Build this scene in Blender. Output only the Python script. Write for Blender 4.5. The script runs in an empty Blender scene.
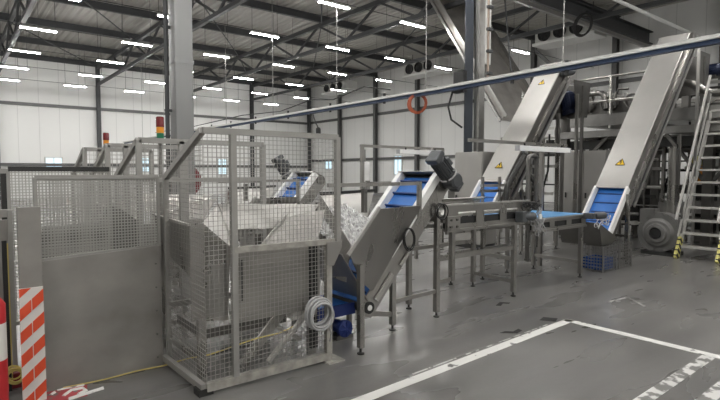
import bpy, math, random
from mathutils import Vector as V, Matrix
random.seed(7)
sc = bpy.context.scene
COL = sc.collection
Z = V((0, 0, 1))

# ------------------------------------------------------------------ materials
def mat(name, col, rough=0.5, metal=0.0, var=0.0, scale=4.0, stretch=(1, 1, 1), emis=None, rvar=0.0, bump=0.0, spec=None):
    m = bpy.data.materials.new(name); m.use_nodes = True
    nt = m.node_tree; b = nt.nodes['Principled BSDF']
    b.inputs['Base Color'].default_value = (*col, 1)
    b.inputs['Roughness'].default_value = rough
    b.inputs['Metallic'].default_value = metal
    if spec is not None: b.inputs['Specular IOR Level'].default_value = spec
    if emis:
        b.inputs['Emission Color'].default_value = (*emis[0], 1)
        b.inputs['Emission Strength'].default_value = emis[1]
    if var or rvar or bump:
        tc = nt.nodes.new('ShaderNodeTexCoord'); mp = nt.nodes.new('ShaderNodeMapping')
        mp.inputs['Scale'].default_value = stretch
        nz = nt.nodes.new('ShaderNodeTexNoise'); nz.inputs['Scale'].default_value = scale
        nz.inputs['Detail'].default_value = 5
        nt.links.new(tc.outputs['Object'], mp.inputs['Vector']); nt.links.new(mp.outputs[0], nz.inputs['Vector'])
        if var:
            r = nt.nodes.new('ShaderNodeMapRange')
            r.inputs['From Min'].default_value = 0.15; r.inputs['From Max'].default_value = 0.85
            r.inputs['To Min'].default_value = 1 - var; r.inputs['To Max'].default_value = 1 + var
            mx = nt.nodes.new('ShaderNodeVectorMath'); mx.operation = 'SCALE'
            mx.inputs[0].default_value = col
            nt.links.new(nz.outputs['Fac'], r.inputs['Value']); nt.links.new(r.outputs[0], mx.inputs['Scale'])
            nt.links.new(mx.outputs[0], b.inputs['Base Color'])
        if rvar:
            r2 = nt.nodes.new('ShaderNodeMapRange')
            r2.inputs['From Min'].default_value = 0.3; r2.inputs['From Max'].default_value = 0.7
            r2.inputs['To Min'].default_value = rough - rvar; r2.inputs['To Max'].default_value = rough + rvar
            nt.links.new(nz.outputs['Fac'], r2.inputs['Value']); nt.links.new(r2.outputs[0], b.inputs['Roughness'])
        if bump:
            bp = nt.nodes.new('ShaderNodeBump'); bp.inputs['Strength'].default_value = bump
            nt.links.new(nz.outputs['Fac'], bp.inputs['Height']); nt.links.new(bp.outputs[0], b.inputs['Normal'])
    return m

M = {}
M['steel'] = mat('stainless_steel', (0.36, 0.35, 0.33), 0.30, 0.92, 0.14, 3.0, (1, 1, 0.4), rvar=0.08)
M['steel_bright'] = mat('brushed_steel_bright', (0.50, 0.49, 0.465), 0.36, 0.85, 0.08, 3.0)
M['steel_dark'] = mat('stainless_steel_dull', (0.19, 0.184, 0.173), 0.34, 0.9, 0.15, 4.0)
M['sheet'] = mat('worn_grey_sheet', (0.30, 0.286, 0.266), 0.5, 0.4, 0.35, 2.6, (1, 1, 1.3), rvar=0.1)
M['galv'] = mat('galvanised_steel', (0.32, 0.315, 0.30), 0.42, 0.8, 0.12, 9)
M['fence'] = mat('fence_grey', (0.36, 0.352, 0.33), 0.5, 0.45, 0.10, 7)
M['wire'] = mat('fence_wire', (0.40, 0.39, 0.365), 0.5, 0.4)
M['rail_worn'] = mat('scuffed_white_rail', (0.36, 0.345, 0.31), 0.6, 0.15, 0.45, 14)
M['perf'] = mat('perforated_sheet', (0.50, 0.49, 0.46), 0.45, 0.35)
M['alu'] = mat('pale_aluminium', (0.58, 0.57, 0.54), 0.4, 0.35)
M['roofsteel'] = mat('roof_steel_paint', (0.055, 0.057, 0.059), 0.55, 0.1, 0.1, 2)
M['truss'] = mat('truss_steel_paint', (0.062, 0.064, 0.066), 0.55, 0.1, 0.1, 2)
M['colsteel'] = mat('column_steel', (0.26, 0.26, 0.257), 0.42, 0.4, 0.08, 1.5, (1, 1, .4))
M['cover'] = mat('conveyor_cover_steel', (0.44, 0.428, 0.405), 0.46, 0.62, 0.10, 2.2, (1, 1, .6))
M['girt'] = mat('girt_steel', (0.12, 0.12, 0.118), 0.5, 0.3)
M['navy'] = mat('navy_painted_steel', (0.022, 0.028, 0.038), 0.45, 0.2, 0.1, 3)
M['bluerail'] = mat('blue_painted_rail', (0.030, 0.055, 0.115), 0.4, 0.2, 0.1, 3)
M['white'] = mat('white_plastic', (0.84, 0.84, 0.82), 0.45, 0, 0.04, 6)
M['whitepaint'] = mat('white_coated_sheet', (0.62, 0.62, 0.59), 0.5, 0, 0.05, 4)
M['belt'] = mat('blue_belt', (0.03, 0.17, 0.55), 0.42, 0, 0.12, 5)
M['belt_light'] = mat('pale_blue_belt', (0.10, 0.32, 0.62), 0.3, 0, 0.1, 5)
M['belt_dark'] = mat('navy_belt', (0.01, 0.04, 0.16), 0.5, 0, 0.1, 5)
M['crate'] = mat('blue_crate_plastic', (0.015, 0.08, 0.32), 0.45)
M['black'] = mat('black_rubber', (0.018, 0.018, 0.018), 0.6)
M['dark'] = mat('dark_machinery', (0.045, 0.045, 0.043), 0.5, 0.4, 0.2, 6)
M['mid'] = mat('machinery_grey', (0.17, 0.165, 0.156), 0.36, 0.85, 0.2, 6)
M['motor'] = mat('motor_grey', (0.075, 0.08, 0.085), 0.42, 0.25, 0.08, 8)
M['motorblue'] = mat('motor_blue', (0.012, 0.02, 0.055), 0.45, 0.1, 0.1, 8)
M['blue'] = mat('blue_paint', (0.012, 0.03, 0.16), 0.5, 0)
M['fan'] = mat('blower_grey', (0.21, 0.206, 0.197), 0.5, 0.35, 0.12, 5)
M['red'] = mat('red_paint', (0.20, 0.012, 0.02), 0.5, 0, 0.06, 8)
M['signred'] = mat('barrier_red', (0.72, 0.085, 0.03), 0.5, 0, 0.08, 10)
M['bollardred'] = mat('bollard_red', (0.50, 0.025, 0.03), 0.45, 0, 0.08, 10)
M['signwhite'] = mat('barrier_white', (0.74, 0.72, 0.68), 0.5, 0, 0.06, 10)
M['yellow'] = mat('yellow_plastic', (0.55, 0.44, 0.13), 0.5)
M['signyellow'] = mat('warning_yellow', (0.80, 0.52, 0.02), 0.45)
M['paleyellow'] = mat('pale_yellow_stripe', (0.72, 0.66, 0.22), 0.5)
M['amber'] = mat('amber_lens', (0.80, 0.30, 0.02), 0.3)
M['redlens'] = mat('red_lens', (0.16, 0.012, 0.015), 0.25)
M['green'] = mat('green_lens', (0.01, 0.15, 0.07), 0.3)
M['orange'] = mat('orange_plastic', (0.75, 0.28, 0.03), 0.5)
M['hose'] = mat('orange_hose', (0.42, 0.10, 0.045), 0.5)
M['cablegrey'] = mat('grey_cable', (0.40, 0.40, 0.40), 0.5, 0.1)
M['copper'] = mat('brown_conduit', (0.34, 0.27, 0.22), 0.5, 0.2)
M['lamp'] = mat('lit_diffuser', (0.9, 0.9, 0.88), 0.4, emis=((1.0, 0.985, 0.96), 80.0))
M['lamp_off'] = mat('machine_lamp_tube', (0.80, 0.80, 0.78), 0.35)
M['pane'] = mat('daylit_pane', (0.6, 0.68, 0.72), 0.1, emis=((0.50, 0.72, 0.85), 0.55))

def crumple():
    m = mat('crumpled_film', (0.70, 0.70, 0.68), 0.3)
    nt = m.node_tree; b = nt.nodes['Principled BSDF']
    tc = nt.nodes.new('ShaderNodeTexCoord')
    vo = nt.nodes.new('ShaderNodeTexVoronoi'); vo.inputs['Scale'].default_value = 22
    nt.links.new(tc.outputs['Object'], vo.inputs['Vector'])
    cr = nt.nodes.new('ShaderNodeValToRGB')
    cr.color_ramp.elements[0].color = (0.26, 0.26, 0.255, 1); cr.color_ramp.elements[1].color = (0.74, 0.74, 0.73, 1)
    nt.links.new(vo.outputs['Color'], cr.inputs[0]); nt.links.new(cr.outputs[0], b.inputs['Base Color'])
    bp = nt.nodes.new('ShaderNodeBump'); bp.inputs['Strength'].default_value = 0.8
    nt.links.new(vo.outputs['Distance'], bp.inputs['Height']); nt.links.new(bp.outputs[0], b.inputs['Normal'])
    return m
M['film'] = crumple()

def wall_mat(name, col, axis):
    m = mat(name, col, 0.55)
    nt = m.node_tree; b = nt.nodes['Principled BSDF']
    tc = nt.nodes.new('ShaderNodeTexCoord'); sp = nt.nodes.new('ShaderNodeSeparateXYZ')
    nt.links.new(tc.outputs['Object'], sp.inputs[0])
    dv = nt.nodes.new('ShaderNodeMath'); dv.operation = 'DIVIDE'; dv.inputs[1].default_value = 1.1
    nt.links.new(sp.outputs[axis], dv.inputs[0])
    fr = nt.nodes.new('ShaderNodeMath'); fr.operation = 'FRACT'; nt.links.new(dv.outputs[0], fr.inputs[0])
    lt = nt.nodes.new('ShaderNodeMath'); lt.operation = 'LESS_THAN'; lt.inputs[1].default_value = 0.03
    nt.links.new(fr.outputs[0], lt.inputs[0])
    mx = nt.nodes.new('ShaderNodeMix'); mx.data_type = 'RGBA'
    mx.inputs['A'].default_value = (*col, 1); mx.inputs['B'].default_value = (col[0]*.8, col[1]*.8, col[2]*.8, 1)
    nt.links.new(lt.outputs[0], mx.inputs['Factor']); nt.links.new(mx.outputs['Result'], b.inputs['Base Color'])
    return m
M['wall_x'] = wall_mat('wall_panels_back', (0.80, 0.80, 0.78), 0)
M['wall_y'] = wall_mat('wall_panels_side', (0.80, 0.80, 0.78), 1)
M['deck'] = mat('roof_deck_sheet', (0.40, 0.385, 0.355), 0.5, 0.15, 0.06, 0.5)

def floor_mat():
    m = mat('sealed_concrete', (0.15, 0.147, 0.14), 0.4)
    nt = m.node_tree; b = nt.nodes['Principled BSDF']
    tc = nt.nodes.new('ShaderNodeTexCoord')
    def noise(scale, stretch, det=6, dist=0.0):
        mp = nt.nodes.new('ShaderNodeMapping'); mp.inputs['Scale'].default_value = stretch
        n = nt.nodes.new('ShaderNodeTexNoise'); n.inputs['Scale'].default_value = scale
        n.inputs['Detail'].default_value = det; n.inputs['Distortion'].default_value = dist
        nt.links.new(tc.outputs['Object'], mp.inputs[0]); nt.links.new(mp.outputs[0], n.inputs['Vector'])
        return n.outputs['Fac']
    def ramp(src, a, c0, c, c1):
        r = nt.nodes.new('ShaderNodeMapRange')
        r.inputs['From Min'].default_value = a; r.inputs['From Max'].default_value = c
        r.inputs['To Min'].default_value = c0; r.inputs['To Max'].default_value = c1
        nt.links.new(src, r.inputs['Value']); return r.outputs[0]
    def mul(a, c):
        k = nt.nodes.new('ShaderNodeMath'); k.operation = 'MULTIPLY'
        nt.links.new(a, k.inputs[0]); nt.links.new(c, k.inputs[1]); return k.outputs[0]
    big = ramp(noise(0.55, (1, 1, 1), 2, 0.3), 0.15, 0.62, 0.85, 1.36)
    streak = ramp(noise(1.1, (0.5, 2.6, 1), 3, 0.3), 0.12, 0.70, 0.88, 1.28)
    fine = ramp(noise(30, (1, 1, 1), 3), 0.2, 0.95, 0.8, 1.05)
    s = mul(mul(big, streak), fine)
    sc_ = nt.nodes.new('ShaderNodeVectorMath'); sc_.operation = 'SCALE'; sc_.inputs[0].default_value = (0.158, 0.153, 0.146)
    nt.links.new(s, sc_.inputs['Scale']); nt.links.new(sc_.outputs[0], b.inputs['Base Color'])
    rr = ramp(noise(1.1, (0.6, 2.2, 1), 3, 0.3), 0.15, 0.22, 0.85, 0.36)
    nt.links.new(rr, b.inputs['Roughness'])
    return m
M['floor'] = floor_mat()

def worn_paint(name, col, thr, scale):
    """paint with chipped-away patches"""
    m = mat(name, col, 0.5)
    nt = m.node_tree; b = nt.nodes['Principled BSDF']
    tc = nt.nodes.new('ShaderNodeTexCoord'); n = nt.nodes.new('ShaderNodeTexNoise')
    n.inputs['Scale'].default_value = scale; n.inputs['Detail'].default_value = 6
    nt.links.new(tc.outputs['Object'], n.inputs['Vector'])
    cr = nt.nodes.new('ShaderNodeValToRGB')
    cr.color_ramp.elements[0].position = thr; cr.color_ramp.elements[0].color = (0.16, 0.155, 0.145, 1)
    cr.color_ramp.elements[1].position = thr + 0.05; cr.color_ramp.elements[1].color = (*col, 1)
    nt.links.new(n.outputs['Fac'], cr.inputs[0]); nt.links.new(cr.outputs[0], b.inputs['Base Color'])
    return m
M['line'] = worn_paint('white_floor_paint', (0.72, 0.71, 0.68), 0.33, 9)
M['line_worn'] = worn_paint('worn_white_floor_paint', (0.62, 0.61, 0.59), 0.47, 7)
M['floorred'] = worn_paint('red_floor_paint', (0.40, 0.05, 0.06), 0.38, 10)
M['stain'] = mat('black_floor_mark', (0.018, 0.017, 0.016), 0.7)

# ------------------------------------------------------------------ mesh building
class MB:
    def __init__(s): s.v = []; s.f = []
    def add(s, vs, fs):
        o = len(s.v); s.v += [V(p) for p in vs]; s.f += [[i + o for i in f] for f in fs]; return s
    def bx(s, x0, x1, y0, y1, z0, z1):
        vs = [(x, y, z) for x in (x0, x1) for y in (y0, y1) for z in (z0, z1)]
        return s.add(vs, [(0,1,3,2),(4,6,7,5),(0,4,5,1),(2,3,7,6),(0,2,6,4),(1,5,7,3)])
    def beam(s, p0, p1, w, h, up=Z):
        """bar with width w (sideways) and height h (along up)"""
        p0 = V(p0); p1 = V(p1); d = (p1 - p0).normalized(); up = V(up)
        if abs(d.dot(up)) > 0.98: up = V((0, 1, 0)) if abs(d.y) < 0.9 else V((1, 0, 0))
        sd = d.cross(up).normalized(); u = sd.cross(d).normalized()
        vs = []
        for p in (p0, p1):
            for a, c in ((-1, -1), (1, -1), (1, 1), (-1, 1)): vs.append(p + sd * (a * w / 2) + u * (c * h / 2))
        return s.add(vs, [(3,2,1,0),(4,5,6,7),(0,1,5,4),(1,2,6,5),(2,3,7,6),(3,0,4,7)])
    def ibeam(s, p0, p1, w, h, t=0.02, up=Z):
        p0 = V(p0); p1 = V(p1); d = (p1 - p0).normalized(); up = V(up)
        if abs(d.dot(up)) > 0.98: up = V((0, 1, 0))
        sd = d.cross(up).normalized(); u = sd.cross(d).normalized()
        s.beam(p0 + u*(h-t)/2, p1 + u*(h-t)/2, w, t, u); s.beam(p0 - u*(h-t)/2, p1 - u*(h-t)/2, w, t, u)
        return s.beam(p0, p1, t, h - 2*t, u)
    def tube(s, p0, p1, r, n=10, r1=None):
        p0 = V(p0); p1 = V(p1); return s.path([p0, p1], r, n, r1=r1)
    def path(s, pts, r, n=6, closed=False, r1=None):
        pts = [V(p) for p in pts]; k = len(pts); rings = []; last = None
        for i, p in enumerate(pts):
            a = pts[(i-1) % k] if (closed or i > 0) else p
            c = pts[(i+1) % k] if (closed or i < k-1) else p
            d = (c - a)
            d = d.normalized() if d.length > 1e-9 else V((0, 0, 1))
            if last is None:
                ref = Z if abs(d.z) < 0.9 else V((1, 0, 0)); u = d.cross(ref).normalized()
            else:
                u = (last - d * last.dot(d)); u = u.normalized() if u.length > 1e-6 else d.orthogonal().normalized()
            last = u; w = d.cross(u)
            rr = r if r1 is None else r + (r1 - r) * i / (k - 1)
            rings.append([p + u * (rr*math.cos(2*math.pi*j/n)) + w * (rr*math.sin(2*math.pi*j/n)) for j in range(n)])
        vs = [q for ring in rings for q in ring]; fs = []
        for i in range(k if closed else k-1):
            a = i*n; c = ((i+1) % k)*n
            for j in range(n): fs.append((a+j, a+(j+1) % n, c+(j+1) % n, c+j))
        if not closed: fs += [tuple(range(n))[::-1], tuple(range((k-1)*n, k*n))]
        return s.add(vs, fs)
    def lathe(s, prof, o, axis, n=24):
        """profile of (radius, distance along axis)"""
        o = V(o); ax = V(axis).normalized(); u = ax.orthogonal().normalized(); w = ax.cross(u); vs = []
        for r, h in prof:
            for j in range(n): vs.append(o + ax*h + u*(r*math.cos(2*math.pi*j/n)) + w*(r*math.sin(2*math.pi*j/n)))
        fs = []
        for i in range(len(prof)-1):
            for j in range(n): fs.append((i*n+j, i*n+(j+1) % n, (i+1)*n+(j+1) % n, (i+1)*n+j))
        fs += [tuple(range(n))[::-1], tuple(range((len(prof)-1)*n, len(prof)*n))]
        return s.add(vs, fs)
    def prism(s, pts, vec):
        pts = [V(p) for p in pts]; vec = V(vec); k = len(pts)
        vs = pts + [p + vec for p in pts]
        fs = [tuple(range(k))[::-1], tuple(range(k, 2*k))] + [(i, (i+1) % k, k+(i+1) % k, k+i) for i in range(k)]
        return s.add(vs, fs)
    def plate(s, pts, t):
        pts = [V(p) for p in pts]; n = V((0, 0, 0))
        for i in range(len(pts)): n += pts[i].cross(pts[(i+1) % len(pts)])
        return s.prism(pts, n.normalized() * t)
    def ring(s, o, axis, R, r, n=20, m=6, squash=1.0):
        o = V(o); ax = V(axis).normalized(); w = ax.orthogonal().normalized() if abs(ax.z) > .9 else (Z - ax*ax.z).normalized(); u = w.cross(ax)
        return s.path([o + u*(R*squash*math.cos(2*math.pi*j/n)) + w*(R*math.sin(2*math.pi*j/n)) for j in range(n)], r, m, True)
    def build(s, name, m, parent=None, smooth=False, bevel=0.0):
        off = V((0, 0, 0))
        if parent is not None:
            p = parent
            while p is not None: off += p.location; p = p.parent
        me = bpy.data.meshes.new(name)
        me.from_pydata([tuple(p - off) for p in s.v], [], s.f)
        import bmesh
        b = bmesh.new(); b.from_mesh(me); bmesh.ops.recalc_face_normals(b, faces=b.faces); b.to_mesh(me); b.free()
        me.materials.append(m if not isinstance(m, str) else M[m])
        if smooth:
            me.polygons.foreach_set('use_smooth', [True]*len(me.polygons)); me.set_sharp_from_angle(angle=0.7)
        o = bpy.data.objects.new(name, me); COL.objects.link(o)
        if parent is not None: o.parent = parent
        if bevel:
            bv = o.modifiers.new('bevel', 'BEVEL'); bv.width = bevel; bv.segments = 2; bv.limit_method = 'ANGLE'
        return o

def thing(name, label, cat, loc=(0, 0, 0), group=None):
    o = bpy.data.objects.new(name, None); COL.objects.link(o); o.location = loc; o.empty_display_size = 0.1
    o['label'] = label; o['category'] = cat
    if group: o['group'] = group
    return o
def tag(o, label, cat, group=None, kind=None):
    o['label'] = label; o['category'] = cat
    if group: o['group'] = group
    if kind: o['kind'] = kind
    return o
def struct(o, label=None):
    o['kind'] = 'structure'
    if label: o['label'] = label
    return o
def dup(root, delta, label, group=None):
    r = root.copy(); COL.objects.link(r); r.location = root.location + V(delta); r['label'] = label
    if group: r['group'] = group
    for ch in list(root.children):
        c = ch.copy(); COL.objects.link(c); c.parent = r
        for g in list(ch.children):
            d = g.copy(); COL.objects.link(d); d.parent = c
    return r
def ordn(i): return ['first', 'second', 'third', 'fourth', 'fifth', 'sixth', 'seventh', 'eighth', 'ninth', 'tenth'][i]

# ------------------------------------------------------------------ building shell
YB, XR, XL, YF, HT = 37.0, 24.2, -9.0, -9.0, 8.75
struct(MB().bx(XL, XR, YF, YB, -0.2, 0).build('floor', 'floor'))
struct(MB().bx(XL-.2, XR+.2, YB, YB+.2, -.2, HT+.3).build('wall_back', 'wall_x'))
struct(MB().bx(XR, XR+.2, YF-.2, YB, -.2, HT+.3).build('wall_right', 'wall_y'))
struct(MB().bx(XL-.2, XL, YF-.2, YB, -.2, HT+.3).build('wall_left', 'wall_y'))
struct(MB().bx(XL, XR, YF-.2, YF, -.2, HT+.3).build('wall_front', 'wall_x'))
d = MB(); x = XL; prof = []
while x < XR:
    prof += [(x, HT+.06), (x+.06, HT), (x+.20, HT), (x+.26, HT+.06)]; x += 0.32
prof = [(min(px, XR), pz) for px, pz in prof] + [(XR, HT+.06), (XR, HT+.2), (XL, HT+.2)]
d.prism([(px, YF, pz) for px, pz in prof], (0, YB-YF, 0))
struct(d.build('ceiling', 'deck'))

PUR = [37-.12, 32.4, 28.2, 23.9, 19.65, 15.4, 11.2, 7.0, 2.8, -1.4, -5.6]
for y in PUR:
    struct(MB().ibeam((XL, y, HT-.15), (XR, y, HT-.15), 0.16, 0.30, 0.025).build('roof_beam', 'roofsteel'))
def truss(x, y0, y1, zb, zt, pitch):
    t = thing('roof_truss', '', 'truss', (x, y0, zb)); del t['label']; del t['category']; struct(t)
    MB().beam((x, y0, zt), (x, y1, zt), 0.16, 0.18).build('top_chord', 'truss', t)
    MB().beam((x, y0, zb), (x, y1, zb), 0.15, 0.15).build('bottom_chord', 'truss', t)
    n = int((y1 - y0)/pitch); w = MB()
    for i in range(n):
        a = y0 + i*pitch
        w.beam((x, a, zt), (x, a+pitch/2, zb), 0.08, 0.08); w.beam((x, a+pitch/2, zb), (x, a+pitch, zt), 0.08, 0.08)
    w.build('web', 'truss', t)
for x in (-3.3, 2.35, 7.7, 13.5, 18.7): truss(x, -5.6, YB-.15, 7.3, HT-.40, 4.25)
# long diagonal wind bracing under the deck
for x0, x1 in ((2.35, 7.7), (7.7, 13.5), (13.5, 18.7)):
    for ya, yb in ((19.65, 28.2), (28.2, 36.8), (11.2, 19.65)):
        struct(MB().tube((x0, ya, HT-.35), (x1, yb, HT-.35), 0.03, 6).build('roof_beam', 'truss'))
# girts and wall columns
k = 1
for z in (5.75, 2.1):
    struct(MB().bx(XL, XR, YB-.14, YB, z-.09, z+.09).build('trim_%d' % k, 'girt')); k += 1
for z in (5.8, 2.6):
    struct(MB().bx(XR-.14, XR, YF, YB-.15, z-.09, z+.09).build('trim_%d' % k, 'girt')); k += 1
for x in (-3.3, 2.25, 7.7, 13.2, 18.6, 23.9):
    struct(MB().ibeam((x, YB-.28, 0), (x, YB-.28, HT-.3), 0.22, 0.26, 0.03, (0, 1, 0)).build('wall_column', 'roofsteel'))
for y in (32.4, 28.1, 23.9, 19.7, 15.4, 11.2, 7.0, 2.8):
    struct(MB().ibeam((XR-.28, y, 0), (XR-.28, y, HT-.3), 0.22, 0.26, 0.03, (1, 0, 0)).build('wall_column', 'girt'))
struct(MB().beam((XR-.3, 11.2, 4.0), (XR-.3, 15.4, 8.0), .16, .16).build('wall_column', 'colsteel'))
# windows
def window(i, face, a0, a1, z0, z1):
    t = thing('window_%d' % i, '', 'window', (0, 0, 0)); del t['label']; del t['category']; struct(t)
    fr = MB(); pn = MB(); w = .07
    def seg(b, p0, p1, q0, q1, dep):
        if face == 'b': b.bx(p0, p1, YB-dep, YB+.01, q0, q1)
        else: b.bx(XR-dep, XR+.01, p0, p1, q0, q1)
    for s_ in ((a0-w, a0, z0-w, z1+w), (a1, a1+w, z0-w, z1+w), (a0, a1, z0-w, z0), (a0, a1, z1, z1+w), ((a0+a1)/2-.02, (a0+a1)/2+.02, z0, z1)): seg(fr, *s_, .09)
    seg(pn, a0, a1, z0, z1, .03)
    fr.build('window_frame', 'whitepaint', t); pn.build('window_pane', 'pane', t)
window(1, 'b', 4.7, 5.55, 1.85, 2.52); window(2, 'b', 10.25, 11.05, 1.7, 2.6); window(3, 'b', 15.9, 16.55, 1.5, 2.6)
window(4, 'r', 25.6, 26.3, 1.5, 2.74); window(5, 'r', 33.8, 34.7, 1.9, 2.7)

# floor paint
def strip(name, p0, p1, w, m, z=0.003):
    p0 = V((*p0, 0)); p1 = V((*p1, 0)); n = (p1-p0).normalized().cross(Z)*w/2
    return struct(MB().prism([p0-n, p1-n, p1+n, p0+n], (0, 0, z)).build(name, m))
strip('floor_marking', (1.2, 2.785), (5.36, 2.93), .10, 'line')
strip('floor_marking', (5.32, 2.97), (5.30, 0.6), .10, 'line')
strip('floor_marking', (2.6, 1.53), (5.25, 1.56), .10, 'line_worn')
strip('floor_marking', (2.6, 1.25), (5.25, 1.27), .10, 'line_worn')
strip('floor_marking', (2.9, 2.93), (5.0, 2.995), .015, 'line_worn')
strip('floor_marking', (6.95, 3.02), (6.62, 2.66), .03, 'line_worn')
strip('floor_marking', (6.45, 3.05), (6.95, 3.0), .03, 'line_worn')
struct(MB().prism([(.44, 4.18, 0), (.74, 4.14, 0), (.78, 4.36, 0), (.50, 4.40, 0)], (0, 0, .003)).build('floor_marking', 'floorred'))
fm = MB()
fm.path([(.60, 4.24, .004), (.66, 4.31, .004), (.74, 4.30, .004), (.75, 4.24, .004), (.69, 4.20, .004)], .014, 4)
fm.path([(.62, 4.15, .004), (.86, 4.20, .004)], .016, 4); fm.path([(.58, 4.38, .004), (.76, 4.36, .004)], .008, 4)
fm.path([(.53, 4.32, .004), (.56, 4.35, .004)], .012, 4)
struct(fm.build('floor_marking', 'line'))
for pts in ([(5.22, 3.83), (5.40, 3.90), (5.48, 3.80), (5.42, 3.78), (5.38, 3.84), (5.26, 3.78)],
            [(5.08, 3.14), (5.22, 3.18), (5.30, 3.05), (5.18, 3.00)],
            [(4.35, 3.14), (4.44, 3.14), (4.50, 3.08), (4.62, 3.10), (4.60, 3.04), (4.48, 3.02)]):
    struct(MB().prism([(x, y, 0) for x, y in pts], (0, 0, .003)).build('floor_stain', 'stain'))

# ------------------------------------------------------------------ hanging LED lights
LX = [-3.8, -0.6, 2.55, 5.75, 8.93, 12.13, 15.2, 18.25]
LY = [-4.8, -.6, 3.6, 7.7, 12.35, 16.55, 20.75, 24.85, 28.95, 33.0]
def make_light(x, y):
    z = 6.5; t = thing('hanging_light', 'x', 'light', (x, y, z), 'LED batten lights under the roof')
    MB().bx(x-.54, x+.54, y-.05, y+.05, z+.02, z+.07).build('housing', 'whitepaint', t)
    MB().bx(x-.53, x+.53, y-.04, y+.04, z-.005, z+.018).build('diffuser', 'lamp', t)
    for s in (-.5, .5): MB().tube((x+s, y, z+.09), (x+s, y, HT), .008, 4).build('suspension_wire', 'roofsteel', t)
    return t
L0 = make_light(LX[0], LY[0]); seen = {}
for j, y in enumerate(LY):
    for i, x in enumerate(LX):
        if (j == 3 and i > 5) or (j == 4 and i == 6): continue
        if i < 2 or j < 4:  # unseen fixtures: the grid is carried on to light the foreground
            lab = 'unseen LED batten light added outside the view, number %s from left in row %s' % (ordn(i), ordn(j)) if j != 3 or i != 5 else 'LED batten light nearest the camera, cut by the top edge'
        else:
            lab = 'LED batten light, %s from left in the %s row from the camera' % (ordn(i-2), ordn(j-4))
        if (i, j) == (0, 0): L0['label'] = lab
        else: dup(L0, (x - LX[0], y - LY[0], 0), lab)
for y in LY[4:]:
    struct(MB().tube((XL, y, 6.62), (XR, y, 6.62), .012, 5).build('light_cable', 'roofsteel'))

# ------------------------------------------------------------------ columns
def column_round():
    x, y = 2.93, 8.2
    t = thing('steel_column', 'tall light grey steel column rising behind the mesh guards', 'column', (x, y, 0))
    MB().bx(x-.145, x+.145, y-.145, y+.145, 0, HT).build('shaft', 'colsteel', t, bevel=.02)
    MB().bx(x-.153, x+.153, y-.153, y+.153, 3.35, 3.41).build('splice_plate', 'colsteel', t)
    MB().bx(x-.22, x+.22, y-.22, y+.22, 0, .03).build('base_plate', 'roofsteel', t)
    MB().tube((x-.21, y+.06, 0), (x-.21, y+.06, HT), .035, 8).build('conduit', 'roofsteel', t, True)
    for zz in (1.8, 2.6, 3.9, 5.0): MB().bx(x-.25, x-.14, y+.04, y+.08, zz, zz+.04).build('conduit_clip', 'roofsteel', t)
column_round()
t = thing('hose_reel', 'dark red hose reel standing behind the light grey column', 'hose reel', (3.0, 8.75, 0))
MB().lathe([(.29, 0), (.29, .02), (.12, .03), (.12, .16), (.29, .17), (.29, .19)], (3.06, 8.55, 1.50), (.34, .94, 0), 26).build('drum', 'red', t, True)
MB().bx(3.0, 3.06, 8.78, 8.84, 0, 1.6).build('stand', 'roofsteel', t); MB().bx(2.85, 3.2, 8.65, 8.95, 0, .03).build('base', 'roofsteel', t)
def column_dark():
    x, y = 9.6, 7.9
    t = thing('steel_column', 'tall dark navy steel column carrying the blue cable rail', 'column', (x, y, 0))
    MB().ibeam((x, y, 0), (x, y, HT), .18, .24, .03, (.7, .7, 0)).build('shaft', 'navy', t)
    MB().bx(x+.06, x+.26, y-.26, y-.12, 0, HT).build('cable_duct', 'galv', t)
    MB().tube((x+.22, y-.38, 3.7), (x+.22, y-.38, HT), .028, 8).build('conduit', 'copper', t, True)
    for i in range(9): MB().bx(x+.14, x+.30, y-.46, y-.38, 3.9+i*.5, 3.96+i*.5).build('conduit_clip', 'roofsteel', t)
    MB().bx(x-.3, x+.3, y-.3, y+.3, 0, .03).build('base_plate', 'roofsteel', t)
    b = MB().bx(x-.25, x-.12, y-.05, y+.25, 3.5, 4.0); b.build('bracket', 'black', t)
    MB().path([(x-.2, y+.3, 3.6), (x-.25, y+.4, 3.2), (x-.2, y+.35, 2.9), (x-.1, y+.1, 2.7)], .025, 6).build('cable', 'black', t, True)
column_dark()

# ------------------------------------------------------------------ blue cable rail with white duct
tr = thing('cable_rail', 'long blue rail with white cable duct running across the hall under the roof', 'cable rail', (9.2, 2, 3.6))
rz = 3.53
MB().beam((9.2, 8.5, rz+.042), (9.2, 36.5, rz+.042), .12, .085).beam((9.2, 1.2, rz+.13), (9.2, 8.5, rz+.042), .12, .085).build('rail', 'bluerail', tr)
MB().beam((9.085, 8.5, rz+.095), (9.085, 36.5, rz+.095), .07, .06).beam((9.085, 1.2, rz+.18), (9.085, 8.5, rz+.095), .07, .06).build('cable_duct', 'whitepaint', tr)
for y in (2.5, 5.3, 8.9, 12.6, 16.5, 20.5, 24.5, 28.5, 32.5):
    MB().tube((9.2, y, rz+.1), (9.2, y, HT), .012, 5).build('drop_rod', 'galv', tr)
for y in (5.2, 6.4, 10.4, 12.9, 14.0, 15.4, 17.8, 20, 22): MB().bx(9.15, 9.19, y-.03, y+.03, rz-.05, rz+.22).build('clamp', 'black', tr)
MB().path([(9.2, 10.2, rz+.3), (9.2, 11.3, rz+.52), (9.2, 12.8, rz+.32), (9.2, 14, rz+.45), (9.2, 16, rz+.26), (9.2, 19, rz+.38), (9.2, 24, rz+.3), (9.2, 30, rz+.35)], .018, 5).build('cable', 'black', tr, True)
MB().bx(9.1, 9.3, 1.9, 2.35, rz+.25, rz+.33).build('junction_box', 'white', tr)
h = MB()
for i in range(7): h.ring((9.2, 9.15 + .012*i, 3.36), (1, .5, 0), .21 + .012*(i % 4), .016, 18, 5)
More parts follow.
